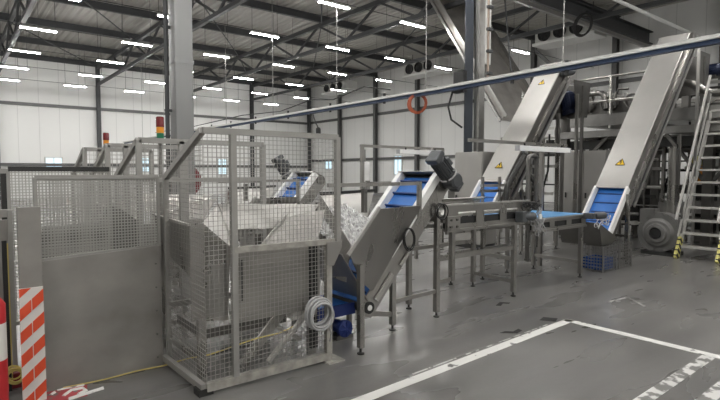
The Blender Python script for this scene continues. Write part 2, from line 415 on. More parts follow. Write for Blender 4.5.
tag(h.build('hose_coil', 'hose', smooth=True), 'coiled orange hose hanging from the blue rail beside the dark column', 'hose')
p = thing('pendant_socket', 'small black socket pendant hanging on a cable from the blue rail', 'socket', (9.2, 13.9, 3.0))
MB().path([(9.2, 13.9, 3.5), (9.22, 13.8, 3.25), (9.2, 13.6, 3.05)], .02, 5).build('cable', 'black', p)
MB().lathe([(.04, 0), (.08, .04), (.08, .22), (.05, .26)], (9.2, 13.6, 2.8), Z, 10).build('socket', 'black', p, True)

# ------------------------------------------------------------------ cooling units
def cooler(y0, y1, z0, z1, x, label):
    t = thing('cooling_unit', label, 'cooling unit', (x, (y0+y1)/2, z0), 'three-fan cooling units high on the right wall')
    MB().bx(x, x+.8, y0, y1, z0+.12, z1).build('casing', 'whitepaint', t)
    MB().bx(x-.15, x+.9, y0-.05, y1+.05, z0, z0+.12).build('drip_tray', 'white', t)
    L = y1-y0; r = min((z1-z0-.15)/2*.9, L/7)
    for i in range(3):
        yc = y1 - L*(.17 + .27*i); zc = (z0+.12+z1)/2
        f = MB().lathe([(r, 0), (r*1.02, .10), (r*.9, .10), (r*.85, .03), (.01, .02)], (x+.0, yc, zc), (-1, 0, 0), 22).build('fan_ring', 'dark', t, True)
        w = MB()
        for kk in range(5):
            a = kk*2*math.pi/5; e = V((0, math.cos(a), math.sin(a)))
            w.beam(V((x-.06, yc, zc)), V((x-.06, yc, zc)) + e*r*.82, r*.35, .015, (1, .4, .2))
        w.build('fan_blades', 'black', f)
    for y in (y0+.3, y1-.3): MB().tube((x+.4, y, z1), (x+.4, y, HT), .02, 5).build('hanger', 'roofsteel', t)
cooler(28.6, 31.6, 7.35, 8.05, 21.8, 'white three-fan cooling unit furthest away, by the hall corner')
cooler(20.1, 22.9, 7.35, 8.15, 21.8, 'white three-fan cooling unit between the far one and the dark column')
cooler(10.6, 13.35, 7.28, 8.05, 20.8, 'long white three-fan cooling unit above the inclined conveyors')

# big ceiling beam, pipe and pieces at the upper right
struct(MB().ibeam((12.5, 9.9, 7.5), (XR, 9.9, 7.5), .35, .55, .04).build('roof_beam', 'roofsteel'))
struct(MB().beam((12.5, 9.6, 6.98), (XR, 9.6, 6.98), .12, .14).build('roof_beam', 'galv'))
struct(MB().tube((12, 7.7, 7.0), (XR, 7.7, 7.0), .06, 10).build('ceiling_pipe', 'white', smooth=True))
rc = MB()
for i in range(4): rc.ring((16.9, 9.0 + .02*i, 6.62), (.9, -.25, 0), .34 + .01*i, .03, 20, 6)
tag(rc.build('cable_coil', 'black', smooth=True), 'black cable coil hanging under the big roof beam', 'cable coil')

# ------------------------------------------------------------------ mesh guards
def grid(b, P, a0, a1, z0, ztop, pitch, t, axis, fixed, flat=False):
    """wire grid in the vertical plane; ztop(a) gives the top"""
    n = int((a1-a0)/pitch)
    for i in range(n+1):
        a = a0 + i*pitch
        if a > a1: break
        if axis == 'x': b.bx(a-t/2, a+t/2, fixed-t/3, fixed+t/3, z0, ztop(a))
        else: b.bx(fixed-t/3, fixed+t/3, a-t/2, a+t/2, z0, ztop(a))
    z = z0; zm = max(ztop(a0), ztop(a1))
    while z < zm:
        lo, hi = a0, a1
        if z > ztop(a0) or z > ztop(a1):
            ts = [a0 + (a1-a0)*i/60 for i in range(61)]; ok = [a for a in ts if ztop(a) >= z]
            if not ok: break
            lo, hi = min(ok), max(ok)
        if axis == 'x': b.bx(lo, hi, fixed-t/3, fixed+t/3, z-t/2, z+t/2)
        else: b.bx(fixed-t/3, fixed+t/3, lo, hi, z-t/2, z+t/2)
        z += pitch
def guard_main():
    X0, X1, XU, Y0, Y1 = 1.43, 2.53, 2.63, 3.6, 4.42
    t = thing('mesh_guard', 'tall galvanised wire mesh guard in front of the nearest tipping hopper', 'guard fence', (1.37, 3.6, 0), 'wire mesh guards around the hoppers')
    MB().beam((X0, Y0, 1.95), (XU, Y0, 1.95), .045, .045).build('top_rail', 'fence', t)
    MB().beam((X0, Y1, 1.60), (X0, Y0, 1.95), .045, .045).build('sloped_rail', 'fence', t)
    MB().beam((1.66, Y0, 1.06), (X1+.06, Y0, 1.05), .045, .045).build('middle_rail', 'rail_worn', t)
    MB().beam((X0, Y0, .06), (X1+.02, Y0, .05), .05, .06).build('bottom_rail', 'rail_worn', t)
    MB().beam((X0-.04, Y1, .06), (X0-.02, Y0, .06), .04, .05).build('bottom_rail', 'fence', t)
    MB().bx(X0-.02, X0+.02, Y1-.02, Y1+.02, 0, 1.60).build('post', 'fence', t)
    MB().bx(1.64, 1.685, Y0-.022, Y0+.022, .05, 1.95).build('post', 'fence', t)
    MB().bx(X1-.028, X1+.028, Y0-.022, Y0+.022, 0, 1.05).build('post', 'rail_worn', t)
    MB().bx(XU-.022, XU+.022, Y0-.022, Y0+.022, 1.05, 1.95).build('post', 'fence', t)
    MB().prism([(X1-.03, Y0-.03, 1.05), (XU+.03, Y0-.03, 1.05), (XU+.02, Y0-.03, .98), (X1+.04, Y0-.03, .84), (X1-.03, Y0-.03, .86)], (0, .012, 0)).build('gusset_plate', 'steel', t)
    MB().bx(X1-.05, X1+.12, Y0-.08, Y0+.1, 0, .012).build('foot_plate', 'rail_worn', t)
    MB().bx(X0-.06, X0+.05, Y0-.01, Y0+.1, 0, .05).build('foot_plate', 'dark', t)
    b = MB(); grid(b, None, X0, 1.66, .1, lambda a: 1.95, .036, .0036, 'x', Y0)
    grid(b, None, 1.68, XU, 1.07, lambda a: 1.95, .036, .0036, 'x', Y0)
    grid(b, None, 1.68, X1, .1, lambda a: 1.05, .036, .0036, 'x', Y0)
    b.build('wire_mesh', 'wire', t)
    b = MB(); grid(b, None, Y0, Y1, .08, lambda a: 1.95 - (a-Y0)/(Y1-Y0)*.35, .036, .0036, 'y', X0)
    b.build('wire_mesh', 'wire', t)
guard_main()
def guard_back(y, xr, label, pitch=.045):
    X0 = 1.40; L = .85
    t = thing('mesh_guard', label, 'guard fence', (X0, y, 0), 'wire mesh guards around the hoppers')
    MB().beam((X0, y, 1.95), (xr, y, 1.95), .05, .05).build('top_rail', 'fence', t)
    MB().beam((X0, y+L, 1.60), (X0, y, 1.95), .05, .05).build('sloped_rail', 'fence', t)
    MB().beam((X0, y, 1.57), (xr, y, 1.57), .04, .04).build('middle_rail', 'fence', t)
    for x in (X0, (X0+xr)/2 - .25, xr): MB().bx(x-.025, x+.025, y-.025, y+.025, 0, 1.95).build('post', 'fence', t)
    MB().bx(X0-.02, X0+.02, y+L-.02, y+L+.02, 0, 1.60).build('post', 'fence', t)
    b = MB(); grid(b, None, X0, xr, .5, lambda a: 1.95, pitch, .0045, 'x', y); b.build('wire_mesh', 'wire', t)
    b = MB(); grid(b, None, y, y+L, .5, lambda a: 1.95 - (a-y)/L*.35, pitch, .0045, 'y', X0); b.build('wire_mesh', 'wire', t)
guard_back(5.08, 2.70, 'wire mesh guard with sloped top, second from the camera behind the nearest hopper')
guard_back(6.30, 2.28, 'wire mesh guard with sloped top, third from the camera, before the grey column', .05)
guard_back(7.55, 2.25, 'wire mesh guard with sloped top furthest from the camera', .055)

def fine_panel(x0, x1, y, z0, z1, top, label, sheet, railmat):
    t = thing('perforated_guard', label, 'guard panel', (x0, y, 0))
    MB().beam((x0, y, z1), (x1, y, z1), .03, .03 if not top else .04).build('top_rail', railmat, t)
    for x in (x0, x1): MB().bx(x-.012, x+.012, y-.012, y+.012, 0, z1).build('post', 'fence', t)
    b = MB(); grid(b, None, x0, x1, z0, lambda a: z1, .0235, .0075, 'x', y); b.build('perforated_mesh', 'perf', t)
    MB().beam((x0, y-.012, z0+.01), (x1, y-.012, z0+.05), .02, .03).build('bottom_rail', 'fence', t)
    if sheet:
        MB().prism([(x0-.02, y-.03, 0), (x1, y-.03, 0), (x1, y-.03, 1.03), (x0-.02, y-.03, .985)], (0, .012, 0)).build('sheet_panel', 'sheet', t)
        r = MB()
        for i in range(5):
            r.lathe([(.008, 0), (.008, .006)], (x0+.02, y-.03, .08+.2*i), (0, -1, 0), 8); r.lathe([(.008, 0), (.008, .006)], (x1-.04, y-.03, .08+.2*i), (0, -1, 0), 8)
        r.build('rivets', 'steel_dark', t)
    return t
fine_panel(.49, 1.37, 4.44, .98, 1.61, False, 'fine perforated guard over a worn grey steel sheet at the front', True, 'fence')
fine_panel(.37, 1.12, 5.0, .4, 1.675, True, 'fine perforated guard with a dark top rail behind the front one', False, 'dark')
t = thing('mesh_guard', 'short wire mesh guard at the left edge of the photo', 'guard fence', (.3, 6.2, 0))
MB().beam((-.4, 6.3, 1.66), (.45, 6.3, 1.66), .05, .05).build('top_rail', 'fence', t)
MB().bx(.40, .45, 6.28, 6.33, 0, 1.66).build('post', 'dark', t)
b = MB(); grid(b, None, -.4, .42, .6, lambda a: 1.64, .045, .006, 'x', 6.3); b.build('wire_mesh', 'wire', t)

# stack lights
def stack_light(x, y, z, s, label):
    t = thing('stack_light', label, 'signal light', (x, y, z), 'red amber green stack lights')
    MB().tube((x, y, 0), (x, y, z), .018, 8).build('pole', 'fence', t, True)
    MB().lathe([(.034*s, 0), (.034*s, .052*s)], (x, y, z), Z, 16).build('green_lens', 'green', t, True)['label'] = 'green lens'
    MB().lathe([(.036*s, 0), (.036*s, .055*s)], (x, y, z+.055*s), Z, 16).build('amber_lens', 'amber', t, True)['label'] = 'amber lens'
    MB().lathe([(.038*s, 0), (.038*s, .09*s), (.03*s, .10*s)], (x, y, z+.113*s), Z, 16).build('red_lens', 'redlens', t, True)['label'] = 'red lens'
stack_light(1.62, 5.14, 1.975, 1.0, 'red amber green stack light on the nearer sloped guards, beside the grey column')
stack_light(1.68, 7.62, 1.97, 1.0, 'red amber green stack light further back, left of the other one')

# ------------------------------------------------------------------ tipping hopper (station 1)
def hopper(dy, label, full=True):
    t = thing('tipping_hopper', label, 'hopper', (2.0, 4.2+dy, 0), 'stainless tipping hoppers')
    Y = lambda v: v + dy
    MB().plate([(1.47, Y(4.90), 1.25), (1.47, Y(3.95), 1.22), (1.52, Y(3.95), .75), (1.52, Y(4.90), .95)], .008).build('side_plate', 'steel', t)
    MB().beam((1.47, Y(4.92), 1.255), (1.45, Y(3.95), 1.235), .03, .02).build('rim', 'steel_bright', t)
    MB().plate([(1.44, Y(3.90), 1.23), (1.54, Y(3.90), 1.25), (1.77, Y(3.90), 1.04), (1.74, Y(3.90), .44), (1.44, Y(3.90), .48)], .01).build('front_plate', 'steel', t)
    MB().plate([(1.54, Y(3.90), 1.25), (1.79, Y(4.18), 1.38), (1.84, Y(4.08), 1.16), (1.77, Y(3.90), 1.04)], .008).build('chute_side', 'steel_bright', t)
    MB().plate([(1.78, Y(4.16), 1.38), (2.86, Y(4.22), 1.33), (2.60, Y(4.08), 1.13), (1.84, Y(4.08), 1.16)], .008).build('back_plate', 'steel_bright', t)
    MB().plate([(1.76, Y(3.80), .86), (2.6, Y(3.80), .86), (2.60, Y(4.15), .86), (1.76, Y(4.15), .86)], .008).build('chute_floor', 'steel_dark', t)
    MB().plate([(2.00, Y(3.80), 1.03), (2.56, Y(3.80), 1.03), (2.90, Y(4.18), 1.27), (2.47, Y(4.18), 1.24)], .01).build('deflector_plate', 'sheet', t)
    MB().beam((2.00, Y(3.79), 1.035), (2.47, Y(4.17), 1.25), .015, .05).build('deflector_edge', 'steel_bright', t)
    MB().bx(1.76, 2.55, Y(3.76), Y(3.775), .44, 1.03).build('apron_plate', 'sheet', t)
    MB().bx(2.43, 2.50, Y(3.72), Y(3.76), .1, 1.0).build('guide_strip', 'black', t)
    MB().bx(1.79, 1.80, Y(3.745), Y(3.76), .62, .95).build('slot', 'black', t)
    for x, y in ((1.50, 3.86), (2.52, 3.86), (1.50, 4.85), (2.52, 4.85)):
        MB().bx(x-.03, x+.03, Y(y)-.03, Y(y)+.03, 0, 1.0 if y > 4 else .5).build('leg', 'steel', t)
    for z in (.22, .40): MB().beam((1.5, Y(4.85), z), (2.52, Y(4.85), z), .04, .05).build('cross_bar', 'steel', t)
    MB().beam((1.5, Y(3.86), .16), (1.5, Y(4.85), .16), .04, .05).build('cross_bar', 'steel', t)
    MB().beam((1.78, Y(3.74), .10), (2.42, Y(3.95), .55), .09, .02, (0, 1, 0)).build('brace', 'steel', t)
    MB().beam((2.05, Y(4.3), .4), (2.5, Y(4.0), .1), .05, .03).build('brace', 'steel_bright', t)
    MB().bx(2.30, 2.42, Y(3.80), Y(3.92), .36, .56).build('actuator_box', 'signwhite', t)
    MB().bx(1.6, 2.4, Y(4.1), Y(4.7), .25, .34).build('discharge_tray', 'steel_dark', t)
    return t
hopper(0, 'stainless tipping hopper inside the nearest mesh guard')
hopper(2.65, 'stainless tipping hopper in the second row, seen through the mesh')
t = thing('side_bin', 'dull steel bin with sloped rim behind the perforated guards', 'bin', (1.0, 5.2, 0))
MB().prism([(.55, 5.06, .5), (1.36, 5.06, .5), (1.36, 5.06, 1.20), (1.24, 5.06, 1.30), (1.12, 5.06, 1.35), (1.04, 5.06, 1.20), (.60, 5.06, 1.18)], (0, .02, 0)).build('front_plate', 'steel_dark', t)
MB().prism([(.57, 5.08, .5), (.57, 5.08, 1.18), (.57, 5.9, 1.25), (.57, 5.9, .5)], (.015, 0, 0)).build('side_plate', 'steel_dark', t)
MB().prism([(1.34, 5.08, .5), (1.34, 5.08, 1.20), (1.34, 5.9, 1.2), (1.34, 5.9, .5)], (.015, 0, 0)).build('side_plate', 'steel', t)
MB().bx(.57, 1.36, 5.08, 5.9, .48, .50).build('base_plate', 'steel_dark', t)
for x in (.6, 1.32):
    for y in (5.1, 5.85): MB().bx(x-.025, x+.025, y-.025, y+.025, 0, .5).build('leg', 'steel_dark', t)
t = thing('prop_bar', 'bare steel bar leaning inside the nearest mesh guard beneath the cable coil', 'bar', (2.1, 3.55, 0))
MB().beam((1.97, 3.655, .11), (2.36, 3.655, .46), .022, .05, (0, 1, 0)).build('bar', 'steel_bright', t)
MB().bx(2.36, 2.44, 3.64, 3.70, .42, .50).build('bracket', 'steel', t)

# crumpled film in feed hopper
def feed_hopper(dy, label, group):
    t = thing('feed_hopper', label, 'hopper', (3.1, 4.3+dy, 0), group)
    MB().plate([(3.22, 4.70+dy, 1.40), (3.98, 4.70+dy, 1.42), (3.65, 4.50+dy, .95), (2.95, 4.50+dy, .95)], .008).build('back_plate', 'steel_bright', t)
    MB().beam((3.20, 4.70+dy, 1.41), (3.99, 4.70+dy, 1.43), .03, .03).build('rim', 'black', t)
    MB().plate([(2.90, 3.75+dy, .98), (3.20, 4.70+dy, 1.40), (3.0, 4.40+dy, .6), (2.92, 3.85+dy, .6)], .008).build('side_plate', 'steel', t)
    MB().plate([(2.68, 3.60+dy, .93), (2.68, 4.45+dy, .95), (3.15, 4.45+dy, .40), (3.15, 3.80+dy, .40)], .01).build('bottom_plate', 'sheet', t)
    for x, y in ((3.1, 4.66), (3.75, 4.74)): MB().bx(x-.025, x+.025, y+dy-.025, y+dy+.025, 0, 1.2).build('leg', 'steel', t)
    MB().bx(2.93, 2.97, 3.60+dy, 3.64+dy, 1.28, 1.50).build('chute_tab', 'steel_dark', t)
    return t
feed_hopper(0, 'stainless feed hopper full of crumpled clear film behind the nearest guard', 'feed hoppers of the small inclined conveyors')
feed_hopper(2.4, 'stainless feed hopper of the second small inclined conveyor further back', 'feed hoppers of the small inclined conveyors')
def heap(x0, x1, y0, y1, f, name, label):
    nx, ny = 34, 34; vs = []; fs = []
    for i in range(nx+1):
        for j in range(ny+1):
            x = x0 + (x1-x0)*i/nx; ya = y0 + max(0, x-2.95)*.40; y = ya + (y1-ya)*j/ny
            vs.append((x + random.uniform(-.008, .008), y + random.uniform(-.008, .008), f(i/nx, j/ny) + random.uniform(-.022, .022)))
    for i in range(nx):
        for j in range(ny):
            a = i*(ny+1)+j; fs.append((a, a+ny+1, a+ny+2)); fs.append((a, a+ny+2, a+1))
    k = len(vs); base = [(x0, y0, .6), (x1, y0, .6), (x1, y1, .6), (x0, y1, .6)]
    b = MB().add(vs, fs)
    return tag(b.build(name, 'film'), label, 'plastic film', None, 'stuff')
heap(2.93, 3.48, 3.70, 4.60, lambda u, v:   .93 + .19*u + .17*v + .05*math.sin(math.pi*u) - .06*(1-v), 'crumpled_film', 'heap of crumpled clear plastic film filling the feed hopper')

# ------------------------------------------------------------------ small inclined conveyor
def foot(b, x, y): b.lathe([(.035, 0), (.035, .012), (.012, .02), (.012, .07)], (x, y, 0), Z, 10)
def leg(t, x, y, z1, w=.05, m='steel'):
    l = MB().bx(x-w/2, x+w/2, y-w/2, y+w/2, .06, z1).build('leg', m, t)
    b = MB(); foot(b, x, y); b.build('levelling_foot', 'dark', l, True)
    return l
DI = V((.667, 0, .745)); NI = V((-.745, 0, .667))     # along the belt, out of the belt
def small_incline(dy, label, far_motor):
    y0, y1 = 3.82 + dy, 4.44 + dy
    O = V((3.085, 0, .395))
    def P(s, n, y): return O + DI*s + NI*n + V((0, y, 0))
    t = thing('inclined_conveyor', label, 'conveyor', (3.1, 4.05+dy, 0), 'small inclined blue-belt conveyors')
    L = 1.62
    b = MB().prism([P(0, -.03, y0+.03), P(L, -.03, y0+.03), P(L, -.03, y1-.03), P(0, -.03, y1-.03)], NI*-.02)
    bl = b.build('belt', 'belt', t)
    for i in range(9):
        c = MB().prism([P(.1+i*.18, -.03, y0+.05), P(.115+i*.18, -.03, y0+.05), P(.115+i*.18, -.03, y1-.05), P(.1+i*.18, -.03, y1-.05)], NI*.035)
        c.build('cleat', 'belt_dark', bl)
    for y, yy in ((y0, y0+.012), (y1-.012, y1)):
        MB().prism([P(-.06, -.21, y), P(L+.02, -.21, y), P(L+.08, -.12, y), P(L+.04, -.01, y), P(-.02, -.01, y), P(-.10, -.12, y)], (0, yy-y, 0)).build('side_frame', 'steel', t)
        yg = y0 - .012 if y == y0 else y1 - .058
        MB().prism([P(.55, -.03, yg), P(L+.02, -.03, yg), P(L+.02, .05, yg), P(.52, .05, yg)], (0, .07, 0)).build('side_guide', 'white', t)
    MB().prism([P(-.02, -.215, y0+.02), P(L+.02, -.215, y0+.02), P(L+.02, -.215, y1-.02), P(-.02, -.215, y1-.02)], NI*.01).build('underpan', 'steel_dark', t)
    MB().tube(P(0, -.11, y0-.02), P(0, -.11, y1+.02), .06, 18).build('tail_roller', 'black', t, True)
    MB().tube(P(-.0, -.11, y0-.025), P(-.0, -.11, y0-.015), .028, 14).build('bearing', 'white', t, True)
    MB().tube(P(L, -.1, y0-.02), P(L, -.1, y1+.02), .07, 18).build('head_roller', 'steel_dark', t, True)
    MB().plate([P(L+.02, .07, y0), P(L+.02, .07, y1), P(L+.08, -.12, y1), P(L+.08, -.12, y0)], .01).build('head_plate', 'steel', t)
    # mounting details on the near side
    MB().beam(P(.10, -.13, y0-.02), P(.42, -.13, y0-.02), .02, .05, NI).build('tension_bracket', 'steel_bright', t)
    MB().beam(P(.55, -.17, y0-.02), P(.8, -.17, y0-.02), .02, .03, NI).build('tension_bracket', 'steel_bright', t)
    # flared infeed side plate
    MB().plate([(3.86, y0-.026, 1.30), (3.03, y0-.32, 1.32), (2.68, y0-.32, .94), (2.98, y0-.114, .62), (3.21, y0+.004, .48)], .012).build('infeed_plate', 'steel', t)
    MB().beam((3.03, y0-.32, 1.33), (2.67, y0-.32, .93), .02, .03).build('plate_edge', 'steel_bright', t)
    # handrail standing on the plate
    MB().path([(2.66, y0-.05, 1.52), (3.86, y0-.02, 1.52)], .0, 4)
    h = MB().beam((2.66, y0-.04, 1.53), (3.84, y0-.02, 1.53), .035, .035); h.build('guard_rail', 'steel', t)
    MB().bx(3.82, 3.86, y0-.04, y0, 1.16, 1.55).build('guard_rail_post', 'steel', t)
    leg(t, 2.86, y0-.26, .82); leg(t, 3.56, y0+.08, .80); leg(t, 4.28, y0+.13, 1.20, .055); leg(t, 4.28, y1-.04, 1.20, .055)
    MB().beam((3.56, y0+.08, .30), (4.28, y0+.13, .30), .03, .04).build('cross_bar', 'steel', t)
    MB().beam((3.56, y0+.08, .17), (3.24, y0+.05, .24), .03, .05).build('cross_bar', 'steel', t)
    MB().beam((4.28, y0+.13, .40), (4.58, y0+.14, .40), .03, .04).build('cross_bar', 'steel', t)
    MB().bx(4.53, 4.58, y0+.12, y0+.17, .38, 1.0).build('hanger_post', 'steel', t)
    # drive: motor above gearbox
    ym = y0 - .10 if not far_motor else y1 + .28
    C = P(L+.03, -.02, ym)
    md = V((-.74, 0, .67)) if not far_motor else V((-.4, 0.2, .8)); md.normalize()
    MB().lathe([(.07, -.09), (.088, -.07), (.088, .07), (.07, .09)], C - md*.08, (0, 1, 0), 16).build('gearbox', 'motor', t, True)
    MB().beam(C + md*.02, C - md*.20, .13, .13, (0, 1, 0)).build('gear_housing', 'motor', t, bevel=.012)
    mo = MB().lathe([(.066, .02), (.075, .03), (.075, .24), (.066, .26)], C, md, 16).build('motor', 'motor', t, True)
    fb = MB(); u = md.orthogonal().normalized(); w = md.cross(u)
    for i in range(16):
        a = i*math.pi/8; e = u*math.cos(a)+w*math.sin(a)
        fb.beam(C + md*.04 + e*.078, C + md*.23 + e*.078, .006, .022, e)
    fb.build('cooling_fins', 'motor', mo)
    MB().beam(C + md*.25, C + md*.32, .16, .16, (0, 1, 0)).build('fan_cowl', 'motor', mo, bevel=.015)
    MB().beam(C + md*.09 + V((.085, 0, .055)), C + md*.19 + V((.085, 0, .055)), .08, .055, V((.8, 0, .5))).build('terminal_box', 'motor', mo, bevel=.008)
    pts = [C + md*.01 + u*(.10*math.cos(a)) + w*(.10*math.sin(a)) for a in [i*.5 for i in range(13)]]
    MB().path(pts, .009, 5).build('cable', 'cablegrey', mo, True)
    return t
small_incline(0, 'small steel inclined conveyor with a cleated blue belt, nearest the camera', False)
small_incline(2.4, 'small inclined conveyor with blue belt seen through the mesh, second row', True)

def coil(x, y, z, ax, R, r, n, m, label, name='cable_coil', sq=1.0, jit=.02, drop=None):
    b = MB()
    for i in range(n):
        a = V(ax) + V((random.uniform(-.12, .12), random.uniform(-.12, .12), random.uniform(-.12, .12)))
        b.ring((x+random.uniform(-jit, jit)*.6, y - .008*i, z+random.uniform(-jit, jit)), a, R*random.uniform(.82, 1.08), r, 24, 6, sq)
    if drop: b.path(drop, r, 6)
    return tag(b.build(name, m, smooth=True), label, 'cable')
coil(2.36, 3.53, .47, (0, 1, 0), .115, .009, 13, 'cablegrey', 'coil of grey cable hung on the front corner of the mesh guard', drop=[(2.44, 3.5, .40), (2.50, 3.51, .28), (2.5, 3.53, .2)])
coil(3.66, 3.77, .95, (.3, 1, 0), .105, .006, 4, 'black', 'black cable loop hanging on the inclined conveyor side, lower of two', sq=.55)
coil(4.14, 3.77, 1.22, (.3, 1, 0), .085, .006, 4, 'black', 'black cable loop hanging below the grey drive motor', sq=.7)

# low blue belt with blue motor under the hopper
t = thing('discharge_conveyor', 'low blue belt conveyor under the feed hopper beside the mesh guard', 'conveyor', (2.8, 4.2, 0))
MB().bx(2.62, 3.12, 4.0, 4.4, .30, .33).build('belt', 'belt', t)
MB().bx(2.62, 3.12, 3.97, 4.0, .24, .35).build('side_frame', 'blue', t); MB().bx(2.62, 3.12, 4.40, 4.43, .24, .35).build('side_frame', 'blue', t)
for x in (2.66, 3.08):
    for y in (4.02, 4.38): MB().bx(x-.02, x+.02, y-.02, y+.02, 0, .26).build('leg', 'steel_dark', t)
mo = MB().lathe([(.04, 0), (.085, .02), (.085, .06), (.065, .07), (.065, .24), (.05, .26)], (3.0, 3.95, .105), (0, 1, 0), 20).build('motor', 'blue', t, True)
rb = MB()
for i in range(8):
    a = i*math.pi/4; rb.beam((3.0+.02*math.cos(a), 3.945, .105+.02*math.sin(a)), (3.0+.075*math.cos(a), 3.95, .105+.075*math.sin(a)), .01, .008)
rb.build('fan_grille', 'blue', mo)
MB().bx(2.90, 3.1, 3.98, 4.15, .0, .04).build('motor_foot', 'steel_dark', t)

# ------------------------------------------------------------------ belt tables
def slotted_side(b, x0, x1, y, z0, z1, slots, t=.012):
    zs0, zs1 = z0 + (z1-z0)*.20, z0 + (z1-z0)*.72
    b.bx(x0, x1, y, y+t, z0, zs0); b.bx(x0, x1, y, y+t, zs1, z1); c = x0
    for a0, a1 in slots: b.bx(c, a0, y, y+t, zs0, zs1); c = a1
    b.bx(c, x1, y, y+t, zs0, zs1)
def belt_table(x0, x1, y0, y1, z, label, belt, slots, legs, hpan=.2, sides=.0, shelf=None):
    t = thing('belt_table', label, 'conveyor', ((x0+x1)/2, (y0+y1)/2, 0))
    MB().bx(x0, x1, y0+.04, y1-.04, z-.03, z).build('belt', belt, t)
    s = MB(); slotted_side(s, x0, x1, y0, z-hpan, z+sides, slots); s.build('side_panel', 'steel', t)
    MB().bx(x0, x1, y0+.02, y0+.04, z-hpan+.01, z-.04).build('slot_shade', 'black', t)  # black sheet added behind the slots, painting in the shade inside them
    s = MB(); slotted_side(s, x0, x1, y1-.012, z-hpan, z+sides+.0, slots); s.build('side_panel', 'steel', t)
    MB().bx(x0, x1, y0-.015, y0+.03, z+sides, z+sides+.02).build('edge_rail', 'steel_bright', t)
    MB().bx(x0, x1, y1-.03, y1+.015, z+sides, z+sides+.02).build('edge_rail', 'steel_bright', t)
    MB().bx(x0, x1, y0-.02, y0+.02, z-hpan-.03, z-hpan).build('edge_rail', 'steel', t)
    for x, y in legs: leg(t, x, y, z-hpan, .055)
    for x in (x0, x1): MB().tube((x, y0, z-.05), (x, y1, z-.05), .045, 14).build('end_roller', 'steel_dark', t, True)
    return t
t1 = belt_table(4.40, 6.05, 3.93, 4.75, 1.16, 'slotted steel belt table standing right after the small inclined conveyor', 'steel_bright', [(4.62, 4.95), (5.10, 5.42), (5.56, 5.80)], [(5.80, 3.98), (5.86, 4.70)], .17, .10)
MB().beam((4.35, 3.98, .66), (5.80, 3.98, .66), .03, .06).build('lower_rail', 'steel', t1)
MB().beam((4.40, 4.7, .66), (5.86, 4.7, .66), .03, .05).build('lower_rail', 'steel', t1)
MB().beam((5.80, 3.98, .20), (5.86, 4.70, .20), .03, .05).build('cross_bar', 'steel', t1)
MB().beam((5.80, 3.98, .50), (5.86, 4.70, .50), .03, .05).build('cross_bar', 'steel_bright', t1)
MB().bx(4.40, 4.62, 3.90, 3.93, .98, 1.14).build('bearing_plate', 'steel', t1)
bb = MB()
for x, z in ((4.46, 1.02), (4.46, 1.10), (4.56, 1.02), (4.56, 1.10)): bb.lathe([(.014, 0), (.014, .015)], (x, 3.90, z), (0, -1, 0), 8)
bb.build('bolts', 'steel_dark', t1)
MB().bx(5.72, 5.84, 3.80, 3.92, 1.0, 1.14).build('gearbox', 'motor', t1, bevel=.01)
mo = MB().lathe([(.04, 0), (.055, .02), (.055, .16), (.045, .18)], (5.80, 3.85, 1.07), (1, -.35, 0), 16).build('drive_motor', 'motor', t1, True)
MB().bx(5.98, 6.04, 3.725, 3.735, 1.04, 1.10).build('rating_plate', 'white', mo)
MB().plate([(4.9, 4.86, 1.22), (6.0, 4.86, 1.22), (6.0, 4.60, 1.30), (4.9, 4.60, 1.30)], .01).build('catch_plate', 'steel_bright', t1)
t2 = belt_table(6.28, 7.75, 4.02, 5.0, 1.0, 'pale blue flat belt table between the slotted table and the big inclined conveyor', 'belt_light', [(6.40, 6.72), (6.85, 7.18), (7.32, 7.62)], [(7.68, 4.06), (7.74, 4.92), (6.36, 4.92)], .17, -.025)
MB().lathe([(.04, 0), (.055, .02), (.055, .18), (.045, .20)], (7.72, 3.86, .98), (1, -.3, 0), 14).build('drive_motor', 'motor', t2, True)
MB().bx(7.62, 7.74, 3.84, 4.0, .93, 1.02).build('gearbox', 'motor', t2, bevel=.01)
MB().beam((7.68, 4.06, .24), (7.74, 4.92, .24), .03, .05).build('cross_bar', 'steel_bright', t2)
t3 = belt_table(5.55, 7.2, 4.95, 5.5, .92, 'dark blue belt table partly hidden beneath and behind the slotted table', 'belt_dark', [(5.8, 6.2), (6.5, 6.9)], [(5.70, 4.98), (6.28, 5.45), (7.1, 5.0)], .14, .02)
MB().beam((5.65, 5.0, .45), (7.1, 5.0, .45), .03, .05).build('lower_rail', 'steel', t3)

def tangle(c, r, n, m, label, rad=.007, name='cable_tangle'):
    b = MB()
    for i in range(n):
        pts = []; p = V(c) + V((random.uniform(-r[0], r[0]), random.uniform(-r[1], r[1]), random.uniform(-r[2], r[2])))
        dd = V((random.uniform(-1, 1), random.uniform(-1, 1), random.uniform(-1, 1)))
        for k_ in range(16):
            pts.append(p.copy()); dd += V((random.uniform(-1, 1), random.uniform(-1, 1), random.uniform(-1, 1)))*.8 - V(((p.x-c[0])/r[0], (p.y-c[1])/r[1], (p.z-c[2])/r[2]))*.5
            dd.normalize(); p = p + V((dd.x*r[0], dd.y*r[1], dd.z*r[2]))*.45
        b.path(pts, rad, 5)
    return tag(b.build(name, m, smooth=True), label, 'cables')
tangle((6.17, 3.86, .98), (.12, .06, .16), 9, 'cablegrey', 'tangle of grey cables hanging at the end of the slotted table')
tangle((6.05, 3.86, 1.22), (.16, .06, .05), 6, 'black', 'tangle of black cables on the drive of the slotted table')
tangle((8.15, 3.98, .86), (.16, .08, .09), 6, 'cablegrey', 'tangle of grey cables at the foot of the big inclined conveyor')

